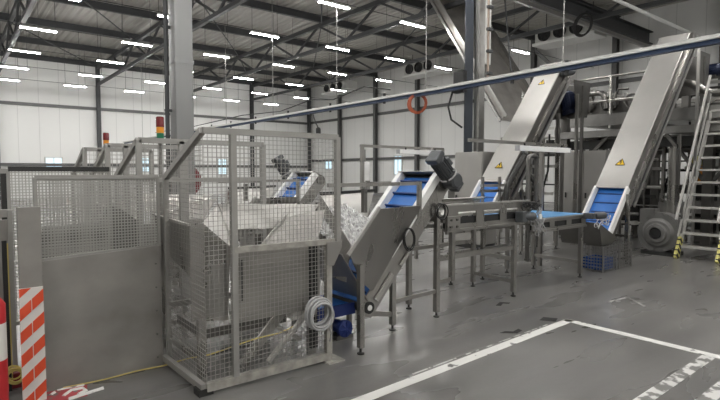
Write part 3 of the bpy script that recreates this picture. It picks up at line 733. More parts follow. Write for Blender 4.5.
# ------------------------------------------------------------------ big inclined conveyors
def warning_sign(t, P, s, yc, size):
    y = yc
    def Q(a, n, yy): return P(a, n, yy)
    tri = [Q(s-size*.45, .012, y-size*.5), Q(s-size*.45, .012, y+size*.5), Q(s+size*.45, .012, y)]
    w = MB().plate(tri, .004).build('warning_sign', 'signyellow', t)
    k = .55
    e = MB()
    for a, c in ((0, 1), (1, 2), (2, 0)): e.path([tri[a], tri[c]], size*.035, 4)
    e.build('sign_border', 'black', w)
    bo = MB().path([Q(s+size*.20, .018, y-size*.02), Q(s, .018, y+size*.08), Q(s-.02*size, .018, y-size*.06), Q(s-size*.30, .018, y+size*.02)], size*.045, 4)
    bo.build('bolt_symbol', 'black', w)
def big_incline(o, ang, L, Lb, y0, y1, label, signs, top_motor):
    d_ = V((math.cos(ang), 0, math.sin(ang))); n_ = V((-math.sin(ang), 0, math.cos(ang))); O = V((o[0], 0, o[1]))
    def P(s, n, y): return O + d_*s + n_*n + V((0, y, 0))
    t = thing('inclined_conveyor', label, 'conveyor', (o[0], (y0+y1)/2, 0), 'tall covered inclined conveyors')
    # covered upper run
    MB().prism([P(0, 0, y0), P(L, 0, y0), P(L, 0, y1), P(0, 0, y1)], n_*-.03).build('cover', 'cover', t, bevel=.01)
    for y in (y0, y1-.015):
        MB().prism([P(-Lb, -.20, y), P(L+.05, -.20, y), P(L, -.03, y), P(0, -.03, y), P(-.05, -.08, y), P(-Lb, -.08, y)], (0, .015, 0)).build('side_frame', 'steel_dark', t)
        yr = y-.03 if y == y0 else y+.015
        MB().prism([P(-.2, -.30, yr), P(L+.1, -.30, yr), P(L+.1, -.19, yr), P(-.2, -.19, yr)], (0, .03, 0)).build('side_rail', 'steel', t)
        MB().prism([P(-.1, -.44, yr), P(L*.95, -.44, yr), P(L*.95, -.37, yr), P(-.1, -.37, yr)], (0, .03, 0)).build('return_rail', 'galv', t)
        yg = y - .02 if y == y0 else y - .02
        MB().prism([P(-Lb, -.08, yg), P(.02, -.08, yg), P(.02, .03, yg), P(-Lb+.05, .03, yg)], (0, .045, 0)).build('side_guide', 'white', t)
    bl = MB().prism([P(-Lb, -.09, y0+.04), P(L, -.09, y0+.04), P(L, -.09, y1-.04), P(-Lb, -.09, y1-.04)], n_*-.02).build('belt', 'belt', t)
    for i in range(5):
        s0 = -Lb + .12 + i*Lb/5
        MB().prism([P(s0, -.09, y0+.06), P(s0+.02, -.09, y0+.06), P(s0+.02, -.09, y1-.06), P(s0, -.09, y1-.06)], n_*.012).build('cleat', 'belt_dark', bl)
    MB().prism([P(.0, -.46, y0+.02), P(L, -.46, y0+.02), P(L, -.46, y1-.02), P(0, -.46, y1-.02)], n_*.01).build('underpan', 'steel_dark', t)
    MB().tube(P(L, -.15, y0-.05), P(L, -.15, y1+.05), .11, 18).build('head_roller', 'steel_dark', t, True)
    MB().tube(P(-Lb, -.14, y0), P(-Lb, -.14, y1), .09, 18).build('tail_roller', 'steel_dark', t, True)
    for s_, size in signs: warning_sign(t, P, s_, (y0+y1)/2, size)
    return t, P
AN = math.radians(50)
A, PA = big_incline((9.56, 1.36), AN, 4.22, 1.05, 4.2, 4.80, 'tall covered inclined conveyor nearest the camera, beside the round blower', [(.62, .17)], False)
leg(A, 9.5, 4.16, 1.25, .06); leg(A, 10.15, 4.9, 1.6, .05); leg(A, 9.5, 4.86, .9, .05)
MB().beam((9.5, 4.16, .5), (9.5, 4.86, .5), .04, .04).build('cross_bar', 'steel_dark', A)
MB().plate([PA(3.75, .004, 4.52), PA(3.87, .004, 4.40), PA(3.90, .004, 4.42), PA(3.78, .004, 4.54)], .003).build('label_strip', 'white', A)
# infeed pan at the foot
MB().plate([(8.45, 4.15, .80), (9.05, 4.12, .50), (8.85, 4.12, .42), (8.50, 4.12, .44)], .01).build('infeed_pan', 'steel_dark', A)
MB().plate([(8.45, 4.85, .80), (9.05, 4.85, .50), (8.85, 4.85, .42), (8.50, 4.85, .44)], .01).build('infeed_pan', 'steel_dark', A)
MB().plate([(8.45, 4.15, .80), (8.45, 4.85, .80), (8.50, 4.85, .44), (8.50, 4.12, .44)], .01).build('infeed_pan', 'steel_dark', A)
MB().bx(8.5, 8.9, 4.15, 4.85, .40, .44).build('infeed_pan', 'steel_dark', A)
MB().lathe([(.05, 0), (.06, .03), (.06, .16), (.05, .18)], PA(4.15, -.22, 4.16), (0, -1, .1), 14).build('drive_motor', 'motor', A, True)
B_, PB = big_incline((8.40, 1.46), math.radians(51), 3.35, .75, 6.0, 6.6, 'tall covered inclined conveyor further back, beside the dark column', [(.42, .17), (2.75, .15)], True)
MB().lathe([(.07, 0), (.085, .04), (.085, .26), (.06, .30)], (10.30, 5.98, 3.78), (.8, -.6, .1), 14).build('drive_motor', 'motor', B_, True)
leg(B_, 8.9, 5.95, 1.3, .06); leg(B_, 10.2, 5.95, 2.9, .06); leg(B_, 10.2, 6.62, 2.9, .06)
# rails at the foot of the back conveyor
MB().beam((7.55, 5.9, 1.40), (8.4, 5.9, 1.40), .03, .05).build('guard_rail', 'steel_bright', B_)
MB().beam((7.55, 5.9, 1.30), (8.4, 5.9, 1.30), .03, .05).build('guard_rail', 'steel', B_)
for x in (7.6, 8.1): MB().bx(x-.02, x+.02, 5.88, 5.92, 0, 1.56).build('guard_rail_post', 'steel', B_)

# wire baskets with blue crates below the big conveyor
def basket(x, y, label, crate):
    t = thing('wire_basket', label, 'basket', (x, y, 0), 'wire baskets under the big inclined conveyor')
    b = MB(); w = .46; h = .42
    for i in range(9):
        a = i*w/8
        for yy in (y, y+.4): b.bx(x+a-.004, x+a+.004, yy-.004, yy+.004, 0.02, h)
        for xx in (x, x+w): b.bx(xx-.004, xx+.004, y+a*.4/w-.004, y+a*.4/w+.004, .02, h)
    for i in range(8):
        z = .02 + i*(h-.02)/7
        for yy in (y, y+.4): b.bx(x, x+w, yy-.004, yy+.004, z-.004, z+.004)
        for xx in (x, x+w): b.bx(xx-.004, xx+.004, y, y+.4, z-.004, z+.004)
    b.build('wire_frame', 'galv', t); 
    for xx in (x, x+w):
        for yy in (y, y+.4): MB().bx(xx-.012, xx+.012, yy-.012, yy+.012, 0, h).build('corner_post', 'galv', t)
basket(8.30, 4.0, 'wire basket holding a blue crate under the big inclined conveyor', True)
basket(8.86, 4.0, 'wire basket beside the crate basket, nearer the round blower', False)
def crate(x, y, label):
    t = thing('plastic_crate', label, 'crate', (x, y, .04)); w, dp, h = .38, .32, .16
    b = MB()
    for z in (.04, .09, .14, .19): b.bx(x, x+w, y, y+.012, z, z+.025).bx(x, x+w, y+dp-.012, y+dp, z, z+.025).bx(x, x+.012, y, y+dp, z, z+.025).bx(x+w-.012, x+w, y, y+dp, z, z+.025)
    for i in range(5):
        b.bx(x+i*(w-.012)/4, x+i*(w-.012)/4+.012, y, y+.012, .04, .21)
    b.build('walls', 'crate', t); MB().bx(x, x+w, y, y+dp, .03, .042).build('base', 'crate', t)
crate(8.34, 4.04, 'blue slatted plastic crate inside the wire basket')

# ------------------------------------------------------------------ gantries with lamp tubes
def gantry(x0, x1, y, z, lx0, lx1, posts, label):
    t = thing('lamp_gantry', label, 'gantry', (x0, y, 0), 'thin steel gantries with lamp tubes')
    MB().beam((x0, y, z), (x1, y, z), .05, .05).build('cross_rail', 'steel', t)
    for x in posts: MB().bx(x-.03, x+.03, y-.03, y+.03, 0, z).build('post', 'steel', t)
    l = MB().bx(lx0, lx1, y-.09, y-.01, z-.13, z-.045).build('lamp_tube', 'lamp_off', t)
    e = MB(); e.bx(lx0-.03, lx0, y-.09, y-.01, z-.13, z-.045); e.bx(lx1, lx1+.03, y-.09, y-.01, z-.13, z-.045); e.build('end_cap', 'cablegrey', l)
    for x in (lx0+.2, lx1-.2): MB().bx(x-.01, x+.01, y-.05, y-.03, z-.05, z).build('hanger', 'black', t)
gantry(6.1, 8.86, 5.0, 2.13, 7.28, 8.84, (8.06,), 'steel gantry with white lamp tube beside the back inclined conveyor')
gantry(6.02, 8.3, 7.5, 2.14, 6.95, 8.2, (6.06, 8.28), 'steel gantry with white lamp tube behind the small inclined conveyor')

# white box on far wall side, seen between fence and conveyor
t = thing('wall_box', 'white electrical box on a thin post behind the small inclined conveyor', 'electrical box', (6.5, 8.0, 0))
MB().bx(6.45, 6.62, 7.95, 8.05, 1.45, 1.86).build('box', 'white', t, bevel=.01); MB().bx(6.50, 6.54, 7.98, 8.02, 0, 2.1).build('post', 'galv', t)
t = thing('low_rack', 'low steel rack behind the feed hopper and the grey conveyor', 'rack', (6.3, 7.0, 0))
for z in (1.25, 1.45): MB().beam((5.6, 6.9, z), (7.0, 6.9, z), .06, .06).build('rail', 'steel', t)
for x in (5.7, 6.9): MB().bx(x-.03, x+.03, 6.87, 6.93, 0, 1.5).build('leg', 'steel', t)

# ------------------------------------------------------------------ cabinets
def cabinet(x0, x1, y0, y1, z0, z1, label, split):
    t = thing('control_cabinet', label, 'cabinet', ((x0+x1)/2, (y0+y1)/2, 0))
    MB().bx(x0, x1, y0, y1, z0, z1).build('body', 'cover', t, bevel=.01)
    ys = [y0 + (y1-y0)*i/split for i in range(split+1)]
    for a, c in zip(ys[:-1], ys[1:]):
        dr = MB().bx(x0-.02, x0-.002, a+.012, c-.012, z0+.05, z1-.03).build('door', 'cover', t)
        MB().bx(x0-.045, x0-.02, c-.08, c-.05, (z0+z1)/2-.06, (z0+z1)/2+.06).build('handle', 'black', dr)
    MB().bx(x0+.02, x1-.02, y0+.02, y1-.02, 0, z0).build('plinth', 'dark', t)
    return t
cabinet(11.3, 11.75, 5.45, 6.42, .1, 2.13, 'two-door stainless cabinet between the two tall inclined conveyors', 2)
cabinet(8.75, 9.25, 6.80, 7.55, .1, 2.08, 'dark stainless cabinet behind the grey motor, beside the dark column', 1)

# ------------------------------------------------------------------ blower
def blower():
    x, yc, zc, R = 11.0, 4.2, .445, .42
    t = thing('blower_fan', 'round grey centrifugal blower on the floor beside the stair', 'blower', (x, yc, 0))
    pts = []
    for i in range(33):
        a = i*2*math.pi/32; r = R*(1.0 - .09*i/32); pts.append((x, yc + r*math.sin(a), zc - r*math.cos(a)))
    MB().prism(pts[:-1], (.30, 0, 0)).build('volute', 'fan', t)
    MB().lathe([(.30, 0), (.27, .02), (.25, .06), (.20, .07), (.18, .12), (.12, .13), (.11, .02)], (x, yc+.02, zc-.01), (-1, 0, 0), 28).build('inlet_cone', 'fan', t, True)
    MB().lathe([(.105, 0), (.105, .002)], (x-.115, yc+.02, zc-.01), (-1, 0, 0), 20).build('inlet_shade_disc', 'black', t)  # black disc stands in for the shade inside the inlet opening
    MB().bx(x+.02, x+.28, yc+.10, yc+.38, zc+.2, zc+.46).build('outlet_duct', 'fan', t)
    MB().bx(x-.08, x+.38, yc-.32, yc+.30, 0, .07).build('base_frame', 'dark', t)
    r = MB()
    for i in range(14):
        a = i*2*math.pi/14; r.lathe([(.012, 0), (.012, .012)], (x, yc+.36*math.cos(a), zc+.36*math.sin(a)), (-1, 0, 0), 6)
    r.build('bolts', 'steel_dark', t)
    MB().lathe([(.13, 0), (.13, .32), (.10, .35)], (x+.30, yc, zc), (1, 0, 0), 18).build('motor', 'motorblue', t, True)
blower()

# ------------------------------------------------------------------ stair ladder
def stair():
    x0, x1, zt = 10.82, 12.36, 2.88; ya, yb = 3.80, 3.12
    t = thing('steel_stair', 'steep steel stair with striped feet at the right edge', 'stair', (x0, 3.45, 0))
    for y in (ya, yb):
        MB().beam((x0, y, .0), (x1, y, zt), .03, .14).build('stringer', 'alu', t)
        MB().beam((x0-.10, y, .75), (x1-.10, y, zt+.75), .04, .04).build('handrail', 'alu', t)
        MB().beam((x0+.02, y, .42), (x1-.05, y, zt+.38), .03, .03).build('knee_rail', 'alu', t)
        for f in (.12, .5, .9): MB().bx(x0+f*(x1-x0)-.015, x0+f*(x1-x0)+.015, y-.015, y+.015, f*zt, f*zt+.72).build('baluster', 'galv', t)
        ft = MB().beam((x0-.05, y, .0), (x0+.16, y, .38), .05, .15).build('foot_guard', 'paleyellow', t)
        st = MB()
        for i in range(4):
            f = .08+i*.25
            st.beam((x0-.05+.21*f+.04, y, .38*f-.04), (x0-.05+.21*f-.05, y, .38*f+.06), .056, .062)
        st.build('black_stripes', 'black', ft)
    for i in range(12):
        z = .22 + i*.245; x = x0 + (x1-x0)*z/zt
        MB().bx(x-.02, x+.18, yb, ya, z-.02, z+.02).build('tread', 'alu', t)
stair()

# ------------------------------------------------------------------ platform with machinery
def platform():
    X0, X1, Y0, Y1, zd = 12.43, 17.8, .2, 7.2, 2.88
    t = thing('steel_platform', 'raised steel platform with handrails behind the tall conveyors', 'platform', (X0, Y1, 0))
    MB().bx(X0, X1, Y0, Y1, zd, zd+.05).build('deck', 'steel_dark', t)
    for y0_, z0_, h_, m_ in ((0, 2.90, .26, 'galv'), (0, 2.58, .16, 'galv')):
        MB().beam((X0, Y0, z0_), (X0, Y1, z0_), .10, h_).build('edge_beam', m_, t)
    MB().beam((X0+.25, Y0, 2.33), (X0+.25, Y1, 2.33), .16, .22).build('edge_beam', 'dark', t)
    MB().beam((X1, Y0, 2.7), (X1, Y1, 2.7), .10, .24).build('edge_beam', 'galv', t)
    for y in (Y0, 2.4, 4.7, Y1): MB().beam((X0, y, 2.62), (X1, y, 2.62), .10, .2).build('cross_beam', 'steel_dark', t)
    for z in (3.36, 3.93):
        MB().tube((X0-.02, 4.9, z), (X0-.02, Y1, z), .028, 8).build('handrail', 'steel_bright', t, True)
        MB().tube((X0-.02, Y0, z), (X0-.02, 2.9, z), .028, 8).build('handrail', 'steel_bright', t, True)
        MB().tube((X0, Y1, z), (X1, Y1, z), .028, 8).build('handrail', 'steel_bright', t, True)
    for y in (Y1, 5.9, 4.95, 2.9, 1.6): MB().tube((X0-.02, y, 2.7), (X0-.02, y, 3.95), .03, 8).build('baluster', 'steel', t, True)
    for x in (X0+.1, 14.6, X1):
        for y in (Y0+.1, 3.85, Y1-.1): MB().bx(x-.09, x+.09, y-.09, y+.09, 0, zd-.1).build('leg', 'steel_dark', t)
    MB().beam((X0+.1, 4.7, 2.5), (X0+.1, 3.85, 1.35), .07, .07).build('brace', 'steel_dark', t)
    MB().beam((X0+.1, 3.0, 2.5), (X0+.1, 3.85, 1.35), .07, .07).build('brace', 'steel_dark', t)
    MB().beam((X0+.1, 6.8, 1.7), (X0+.1, 6.0, 2.5), .07, .07).build('brace', 'steel_dark', t)
platform()

def drum_machine(x, y, L, z, label):
    t = thing('drum_screen', label, 'machine', (x, y, z))
    for dz in (.12, .52): 
        for dx in (0, .9): MB().beam((x+dx, y, z+dz), (x+dx, y+L, z+dz), .06, .08).build('frame_rail', 'galv', t)
    for yy in (y, y+L/2, y+L):
        for dx in (0, .9): MB().bx(x+dx-.03, x+dx+.03, yy-.03, yy+.03, z+.05, z+.75).build('frame_post', 'galv', t)
    n = max(2, int(L/.55))
    for i in range(n):
        yy = y + (i+.5)*L/n
        MB().lathe([(.08, -.06), (.17, -.02), (.17, .50), (.10, .56)], (x+.1, yy, z+.42), (1, 0, 0), 16).build('roller_drum', 'mid', t, True)
        MB().ring((x-.04, yy, z+.40), (1, .2, 0), .17, .022, 18, 6).build('hose_loop', 'steel_dark', t, True)
    for i in range(n-1):
        yy = y + (i+1)*L/n
        MB().path([(x-.05, yy-.2, z+.70), (x-.05, yy+.02, z+.72), (x-.05, yy+.10, z+.62), (x-.02, yy+.12, z+.3)], .03, 8).build('pipe', 'steel_dark', t, True)
    MB().bx(x+.15, x+.8, y+.1, y+L-.1, z+.12, z+.46).build('trough', 'steel_dark', t)
drum_machine(12.75, 5.25, 1.7, 2.93, 'row of steel drums on the platform between the two tall conveyors')
drum_machine(13.1, .9, 2.4, 2.93, 'row of steel drums on the platform behind the stair')
drum_machine(15.4, 2.0, 4.6, 2.93, 'row of steel drums at the back of the platform')
def big_motor(x, y, z, r, L, ax, label, m='motorblue', stand=None):
    t = thing('electric_motor', label, 'motor', (x, y, z))
    body = MB().lathe([(r*.7, 0), (r, r*.3), (r, L), (r*.8, L+.05)], (x, y, z), ax, 18).build('housing', m, t, True)
    f = MB(); a_ = V(ax).normalized(); u = a_.orthogonal().normalized(); w = a_.cross(u)
    for i in range(18):
        e = u*math.cos(i*math.pi/9)+w*math.sin(i*math.pi/9); f.beam(V((x, y, z))+a_*.08+e*r, V((x, y, z))+a_*(L-.02)+e*r, .008, .03, e)
    f.build('cooling_fins', m, body)
    MB().lathe([(r*1.05, 0), (r*1.05, .10)], V((x, y, z))+a_*(L+.05), ax, 18).build('fan_cowl', m, t, True)
    MB().beam(V((x, y, z))+a_*L*.3 - V((0, 0, r*1.05)), V((x, y, z))+a_*L*.9 - V((0, 0, r*1.05)), r*1.6, .06).build('mounting_foot', 'steel_dark', t)
    if stand is not None: MB().beam((x+.0, y, z - r), (x, y, stand), r*.9, r*.9).build('stand', 'steel_dark', t)
big_motor(13.85, 4.78, 4.30, .17, .42, (0, -.3, -1), 'upright blue motor on the platform beside the top of the nearest tall conveyor', stand=2.93)
big_motor(13.95, 4.45, 4.0, .14, .34, (-.2, -1, 0), 'smaller blue motor to the right of the upright one on the platform', stand=2.93)
big_motor(11.55, 6.55, 3.55, .16, .4, (0, -.2, -1), 'dark blue motor below the top of the back tall conveyor', stand=2.6)
# outlet chute at the head of each tall conveyor
def head_chute(x, y0, y1, z, zb, label):
    t = thing('discharge_chute', label, 'chute', (x, (y0+y1)/2, zb))
    MB().plate([(x, y0, z), (x+.75, y0, z), (x+.60, y0, zb), (x+.15, y0, zb)], .012).build('side_plate', 'mid', t)
    MB().plate([(x, y1, z), (x+.75, y1, z), (x+.60, y1, zb), (x+.15, y1, zb)], .012).build('side_plate', 'mid', t)
    MB().plate([(x+.75, y0, z), (x+.75, y1, z), (x+.60, y1, zb), (x+.60, y0, zb)], .012).build('end_plate', 'mid', t)
    for y in (y0, y1): MB().bx(x+.35, x+.41, y-.03, y+.03, 0 if x < 12 else 2.93, z-.1).build('support', 'mid', t)
head_chute(12.75, 4.2, 4.8, 4.3, 3.4, 'steel discharge chute under the head of the nearest tall conveyor')
head_chute(10.9, 6.0, 6.6, 3.7, 2.9, 'steel discharge chute under the head of the back tall conveyor')
def post(x, y, z, label, m='steel', r=.03):
    t = thing('support_post', label, 'post', (x, y, 0))
    MB().bx(x-r, x+r, y-r, y+r, 0, z).build('shaft', m, t); MB().bx(x-r*2, x+r*2, y-r*2, y+r*2, 0, .012).build('base_plate', m, t)
post(12.25, 4.02, 4.2, 'light steel post under the head of the nearest tall conveyor', 'steel_bright', .025)
post(11.05, 6.0, 3.4, 'steel post below the head of the back tall conveyor')
post(11.45, 4.05, 2.4, 'steel post behind the round blower', 'steel')

# machinery underneath the platform
def under_line(x, y0, y1, z, label, m):
    t = thing('sorting_conveyor', label, 'conveyor', (x, (y0+y1)/2, 0))
    MB().bx(x, x+.6, y0, y1, z-.03, z).build('belt', 'dark', t)
    for xx in (x-.02, x+.6): MB().bx(xx, xx+.02, y0, y1, z-.16, z+.06).build('side_panel', m, t)
    n = int((y1-y0)/1.1)
    for i in range(n+1):
        y = y0 + .08 + (y1-y0-.16)*i/n
        for xx in (x+.02, x+.58): MB().bx(xx-.025, xx+.025, y-.025, y+.025, 0, z-.1).build('leg', 'steel', t)
        MB().beam((x+.02, y, z*.4), (x+.58, y, z*.4), .03, .04).build('cross_bar', 'steel', t)
    MB().beam((x, y0, z*.4), (x, y1, z*.4), .03, .05).build('lower_rail', 'steel', t)
under_line(12.75, 1.2, 4.9, .9, 'grey sorting conveyor beneath the platform behind the blower', 'galv')
under_line(14.9, 2.0, 7.0, 1.25, 'grey sorting conveyor further back beneath the platform', 'mid')
under_line(10.4, 6.9, 9.2, 1.1, 'grey sorting conveyor behind the back tall conveyor', 'mid')
def duct(pts, r, label, m='galv', cat='pipe', name='air_pipe'):
    # rounded bends
    out = []; P_ = [V(p) for p in pts]
    for i, p in enumerate(P_):
        if 0 < i < len(P_)-1:
            a = (P_[i-1]-p).normalized(); c = (P_[i+1]-p).normalized(); q = r*2.2
            for f in (0, .25, .5, .75, 1): 
                s0 = p + a*q*(1-f); s1 = p + c*q*f; out.append(s0*(1-f) + s1*f if False else (p + a*q*(1-f)**2 + c*q*f**2))
        else: out.append(p)
    t = thing(name, label, cat, tuple(P_[0]))
    MB().path(out, r, 12).build('tube', m, t, True)
    MB().lathe([(r*1.3, 0), (r*1.3, .04)], P_[0], (P_[1]-P_[0]), 14).build('flange', m, t, True)
    MB().lathe([(r*1.3, 0), (r*1.3, .04)], P_[-1], (P_[-2]-P_[-1]), 14).build('flange', m, t, True)
duct([(8.35, 5.45, 0), (8.35, 5.45, 1.95), (8.62, 5.45, 1.95), (8.62, 5.45, .7)], .04, 'U-bent grey pipe beside the lamp gantry post', 'mid')
duct([(10.1, 6.3, 0), (10.1, 6.3, 1.3), (9.9, 6.75, 1.9), (9.9, 6.75, 2.5)], .05, 'kinked dark pipe left of the two-door cabinet', 'dark')
duct([(8.1, 5.75, .9), (8.1, 5.75, 1.35), (8.7, 5.75, 2.0)], .05, 'short slanted dark pipe under the back tall conveyor', 'dark')
duct([(12.4, 4.5, 0), (12.4, 4.5, 2.2)], .09, 'thick vertical pipe behind the blower', 'steel')
duct([(13.3, 5.2, 0.0), (13.3, 5.2, 2.2), (13.3, 2.0, 2.2)], .10, 'bent air pipe beneath the platform', 'mid')
duct([(12.6, 4.8, 3.6), (12.6, 4.3, 3.6), (12.6, 3.9, 3.3), (12.6, 3.5, 3.3)], .08, 'curved pipe on the platform behind the nearest tall conveyor', 'steel_dark')
duct([(12.65, 7.0, 2.93), (12.65, 7.0, 3.6), (12.65, 6.2, 3.6), (12.65, 6.1, 3.2)], .06, 'curved pipe on the platform behind the handrail', 'steel_dark')
t = thing('tall_machine', 'tall dark machine beneath the platform behind the cabinet', 'machine', (13.0, 6, 0))
MB().bx(13.4, 14.2, 5.6, 6.7, .3, 1.9).build('body', 'dark', t, bevel=.02); MB().bx(13.36, 13.4, 5.8, 6.4, .8, 1.6).build('hatch', 'mid', t)
for x in (13.5, 14.1):
    for y in (5.7, 6.6): MB().bx(x-.05, x+.05, y-.05, y+.05, 0, .3).build('leg', 'steel_dark', t)
t = thing('tall_machine', 'dark machine with shelves beneath the platform right of the nearest tall conveyor', 'machine', (13.2, 4.0, 0))
MB().bx(13.9, 14.4, 2.6, 4.6, .2, 2.3).build('body', 'dark', t)
for z in (.55, .95, 1.35, 1.75, 2.1): MB().bx(13.55, 13.9, 2.6, 4.6, z, z+.03).build('shelf', 'steel', t)
for y in (2.62, 3.3, 3.95, 4.58): MB().bx(13.53, 13.57, y-.02, y+.02, 0, 2.2).build('upright', 'steel', t)
MB().bx(13.9, 14.4, 2.6, 4.6, 0, .2).build('plinth', 'steel_dark', t)
tag(MB().lathe([(.12, 0), (.15, .05), (.15, .30), (.10, .42)], (13.72, 4.28, 1.38), Z, 14).build('canister', 'orange', smooth=True), 'small orange canister on a shelf under the platform', 'canister')
tag(MB().lathe([(.14, 0), (.15, .20), (.12, .27), (.03, .30)], (13.72, 3.95, 1.38), Z, 14).build('lidded_pot', 'white', smooth=True), 'white domed pot beside the orange canister under the platform', 'pot')
tag(MB().bx(13.6, 13.85, 4.36, 4.54, 1.78, 2.02).build('carton', 'paleyellow', bevel=.01), 'pale yellow box on the top shelf under the platform', 'box')
tag(MB().bx(13.6, 13.85, 3.98, 4.22, 1.78, 1.98).build('carton', 'white', bevel=.01), 'white box on the top shelf under the platform', 'box')

def pipe_rack(x, y0, y1, z0, z1, n, label):
    t = thing('pipe_rack', label, 'pipe rack', (x, (y0+y1)/2, 0))
    for y in (y0, (y0+y1)/2, y1): MB().bx(x-.03, x+.03, y-.03, y+.03, 2.93 if z0 > 2.9 else 0, z1).build('upright', 'steel', t)
    for i in range(n):
        z = z0 + (z1-z0)*(i+.5)/n; a = y0 + random.uniform(0, .3)*(y1-y0)*(i % 2); c = y1 - random.uniform(0, .3)*(y1-y0)*((i+1) % 2)
        if i % 3 == 0: MB().beam((x-.06, a, z), (x-.06, c, z), .04, .07).build('shelf_beam', random.choice(['galv', 'alu', 'dark']), t)
        else: MB().tube((x-.07, a, z), (x-.07, c, z), random.choice([.018, .03, .04]), 8).build('pipe', random.choice(['galv', 'alu', 'dark', 'mid']), t, True)
    for i in range(n):
        y = random.uniform(y0, y1-.2); z = random.uniform(z0, z1-.2); w_ = random.uniform(.08, .22); h_ = random.uniform(.08, .2)
        MB().bx(x-.12, x+.05, y, y+w_, z, z+h_).build('valve_box', random.choice(['dark', 'black', 'alu', 'mid', 'dark', 'whitepaint']), t, bevel=.008)
    for i in range(3):
        y = y0 + (y1-y0)*(i+.6)/3.4
        MB().path([(x-.09, y, z0-.2), (x-.1, y+.03, z0+.4*(z1-z0)), (x-.1, y-.1, z0+.6*(z1-z0)), (x-.09, y-.12, z1)], .025, 8).build('hose', random.choice(['black', 'mid']), t, True)
pipe_rack(13.1, 4.95, 6.9, .3, 2.5, 10, 'rack of pipes and valves beneath the platform between the tall conveyors')
pipe_rack(12.95, 1.3, 3.5, .3, 2.4, 12, 'rack of pipes and valves beneath the platform behind the stair')
pipe_rack(14.5, 4.7, 6.2, .2, 2.5, 10, 'rack of pipes and valves deep beneath the platform behind the blower')
pipe_rack(11.9, 6.95, 8.6, .3, 2.6, 10, 'rack of pipes and valves left of the two-door cabinet')
pipe_rack(13.3, 7.5, 8.9, 2.0, 4.0, 8, 'tall rack of pipes behind the top of the back tall conveyor')
pipe_rack(14.3, 2.2, 5.6, 2.95, 4.1, 9, 'rack of pipes and valves on the platform right of the nearest tall conveyor')

# ------------------------------------------------------------------ high trough conveyor at top centre
t = thing('trough_conveyor', 'high grey trough conveyor slanting up to the roof behind the dark column', 'conveyor', (14, 10, 3.8))
p0, p1 = V((14, 9.55, 3.23)), V((14, 12.9, 8.2)); dd = (p1-p0).normalized(); nn = V((1, 0, 0)).cross(dd).normalized()
if nn.z < 0: nn = -nn
def T(s, x, n): return V((x, 0, 0)) + V((0, p0.y, p0.z)) + dd*s + nn*n
LT = (p1-p0).length
MB().prism([T(0, 13.2, 0), T(LT, 13.2, 0), T(LT, 15.5, 0), T(0, 15.5, 0)], nn*-.03).build('trough_floor', 'sheet', t)
for x in (13.2, 15.47): MB().prism([T(0, x, 0), T(LT, x, 0), T(LT, x, .16), T(.1, x, .16)], (.03, 0, 0)).build('side_plate', 'sheet', t)
for x, n in ((13.18, -.05), (15.52, -.05), (13.18, .2), (15.52, .2), (14.0, -.06), (14.75, -.06)): MB().beam(T(0, x, n), T(LT, x, n), .06, .09, nn).build('edge_rail', 'galv', t)
MB().plate([T(0, 13.2, 0), T(0, 15.5, 0), T(-.3, 15.2, .3), T(-.3, 13.5, .3)], .02).build('end_plate', 'steel', t)
for s_ in (1.2, 3.4): MB().tube(T(s_, 13.9, .6), V((13.9, T(s_, 0, 0).y, HT)), .025, 6).build('hanger', 'roofsteel', t)
pl = thing('wall_panel_strip', 'narrow pale cover plate hanging beside the dark column', 'plate', (10.6, 8.1, 4))
MB().bx(10.3, 10.55, 8.0, 8.06, 4.3, 6.6).build('plate', 'whitepaint', pl); MB().bx(10.4, 10.46, 8.06, 8.1, 4.3, HT).build('hanger', 'roofsteel', pl)

# ------------------------------------------------------------------ left edge objects
t = thing('guard_board', 'grey post with red and white striped board in front of the perforated guard', 'barrier board', (.43, 4.3, 0))
MB().bx(.36, .50, 4.28, 4.34, .80, 1.40).build('grey_plate', 'sheet', t)
MB().bx(.40, .46, 4.30, 4.36, 0, .8).build('post', 'fence', t)
X0, X1, H = .352, .497, .83
bo = MB().bx(X0, X1, 4.255, 4.275, 0, H).build('striped_board', 'signwhite', t)
def clip_stripe(x0, x1, z0, z1, c, w, sl):
    """polygon of the band  c <= z - sl*(x-x0) <= c+w  inside the rectangle"""
    poly = [(x0, z0), (x1, z0), (x1, z1), (x0, z1)]
    for sgn, off in ((1, c), (-1, c+w)):
        out = []
        for i in range(len(poly)):
            a, b2 = poly[i], poly[(i+1) % len(poly)]
            fa = sgn*((a[1] - sl*(a[0]-x0)) - off); fb = sgn*((b2[1] - sl*(b2[0]-x0)) - off)
            if fa >= 0: out.append(a)
            if (fa >= 0) != (fb >= 0):
                k_ = fa/(fa-fb); out.append((a[0]+(b2[0]-a[0])*k_, a[1]+(b2[1]-a[1])*k_))
        poly = out
        if len(poly) < 3: return None
    return poly
i = -2
while i < 8:
    for xa, xb in ((X0, (X0+X1)/2-.003), ((X0+X1)/2+.003, X1)):
        pg = clip_stripe(xa, xb, 0.0, H, -.06 + i*.165 + (0.9*(xa-X0)), .085, .9)
        if pg: MB().prism([(x, 4.251, z) for x, z in pg], (0, .006, 0)).build('red_stripe', 'signred', bo)
    i += 1
t = thing('bollard', 'red and white banded round bollard cut by the left edge', 'bollard', (.17, 4.05, 0))
x, y, r = .175, 4.05, .085
for z0, z1, m in ((0, .43, 'bollardred'), (.43, .67, 'signwhite'), (.67, .84, 'bollardred')):
    prof = [(r, z0), (r, z1)] if z1 < .8 else [(r, z0), (r, z1-.05), (r*.7, z1-.01), (.01, z1)]
    MB().lathe(prof, (x, y, 0), Z, 24).build('red_band' if m == 'bollardred' else 'white_band', m, t, True)
t = thing('striped_pole', 'thin black and yellow pole standing behind the bollard', 'pole', (.31, 4.6, 0))
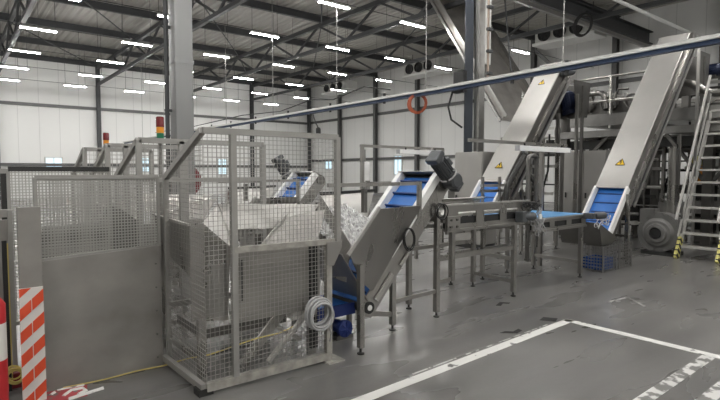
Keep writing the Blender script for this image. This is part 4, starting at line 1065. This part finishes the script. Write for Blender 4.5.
MB().bx(.285, .315, 4.59, 4.62, 0, 1.14).build('pole', 'black', t); MB().bx(.316, .323, 4.585, 4.60, .05, 1.12).build('yellow_edge', 'yellow', t)
t = thing('upright_frame', 'grey steel upright behind the striped pole at the left edge', 'frame', (.33, 4.75, 0))
MB().bx(.34, .37, 4.78, 4.82, 0, 1.35).build('post', 'fence', t); MB().bx(-.3, .37, 4.80, 4.84, 1.30, 1.36).build('rail', 'fence', t); MB().bx(-.3, .34, 4.80, 4.83, .3, 1.28).build('infill_panel', 'sheet', t)
coil(.33, 4.52, .15, (.3, 1, .1), .055, .007, 6, 'yellow', 'small coil of yellow cable on the black pole behind the striped board')
tag(MB().bx(.05, .42, 4.62, 4.76, 0, .12).build('floor_block', 'red', bevel=.01), 'dark red block on the floor behind the bollard', 'block')
# yellow cable along the floor
pts = [(.62, 4.385, .012), (.9, 4.36, .012), (1.15, 4.38, .012), (1.36, 4.35, .016), (1.42, 4.2, .08), (1.46, 4.0, .16), (1.52, 3.84, .21), (1.66, 3.68, .29), (1.88, 3.69, .31), (2.1, 3.68, .32), (2.29, 3.68, .37), (2.36, 3.67, .45)]
sm = []
for i in range(len(pts)-1):
    a, c = V(pts[i]), V(pts[i+1]); pa = V(pts[max(i-1, 0)]); pc = V(pts[min(i+2, len(pts)-1)])
    for q in range(6):
        f = q/6; sm.append(.5*((2*a) + (c-pa)*f + (2*pa-5*a+4*c-pc)*f*f + (3*a-pa-3*c+pc)*f**3))
sm.append(V(pts[-1]))
tag(MB().path(sm, .006, 5).build('yellow_cable', 'yellow', smooth=True), 'thin yellow cable running along the sheet panel into the mesh guard', 'cable')

# ------------------------------------------------------------------ world, camera
w = bpy.data.worlds.new('world'); sc.world = w; w.use_nodes = True
w.node_tree.nodes['Background'].inputs[0].default_value = (.8, .85, .9, 1); w.node_tree.nodes['Background'].inputs[1].default_value = .3
cam = bpy.data.cameras.new('camera'); co = bpy.data.objects.new('camera', cam); COL.objects.link(co)
cam.sensor_width = 36; cam.lens = 512/720*36; cam.clip_end = 200; cam.clip_start = .05
co.location = (0, 0, 1.65); co.rotation_euler = (math.radians(90-3.13), 0, math.radians(51.3-90))
sc.camera = co
sc.view_settings.view_transform = 'Standard'; sc.view_settings.look = 'None'; sc.view_settings.gamma = 1
sc.view_settings.use_curve_mapping = False; sc.view_settings.exposure = 1.18
sc.cycles.use_denoising = True; sc.cycles.max_bounces = 8
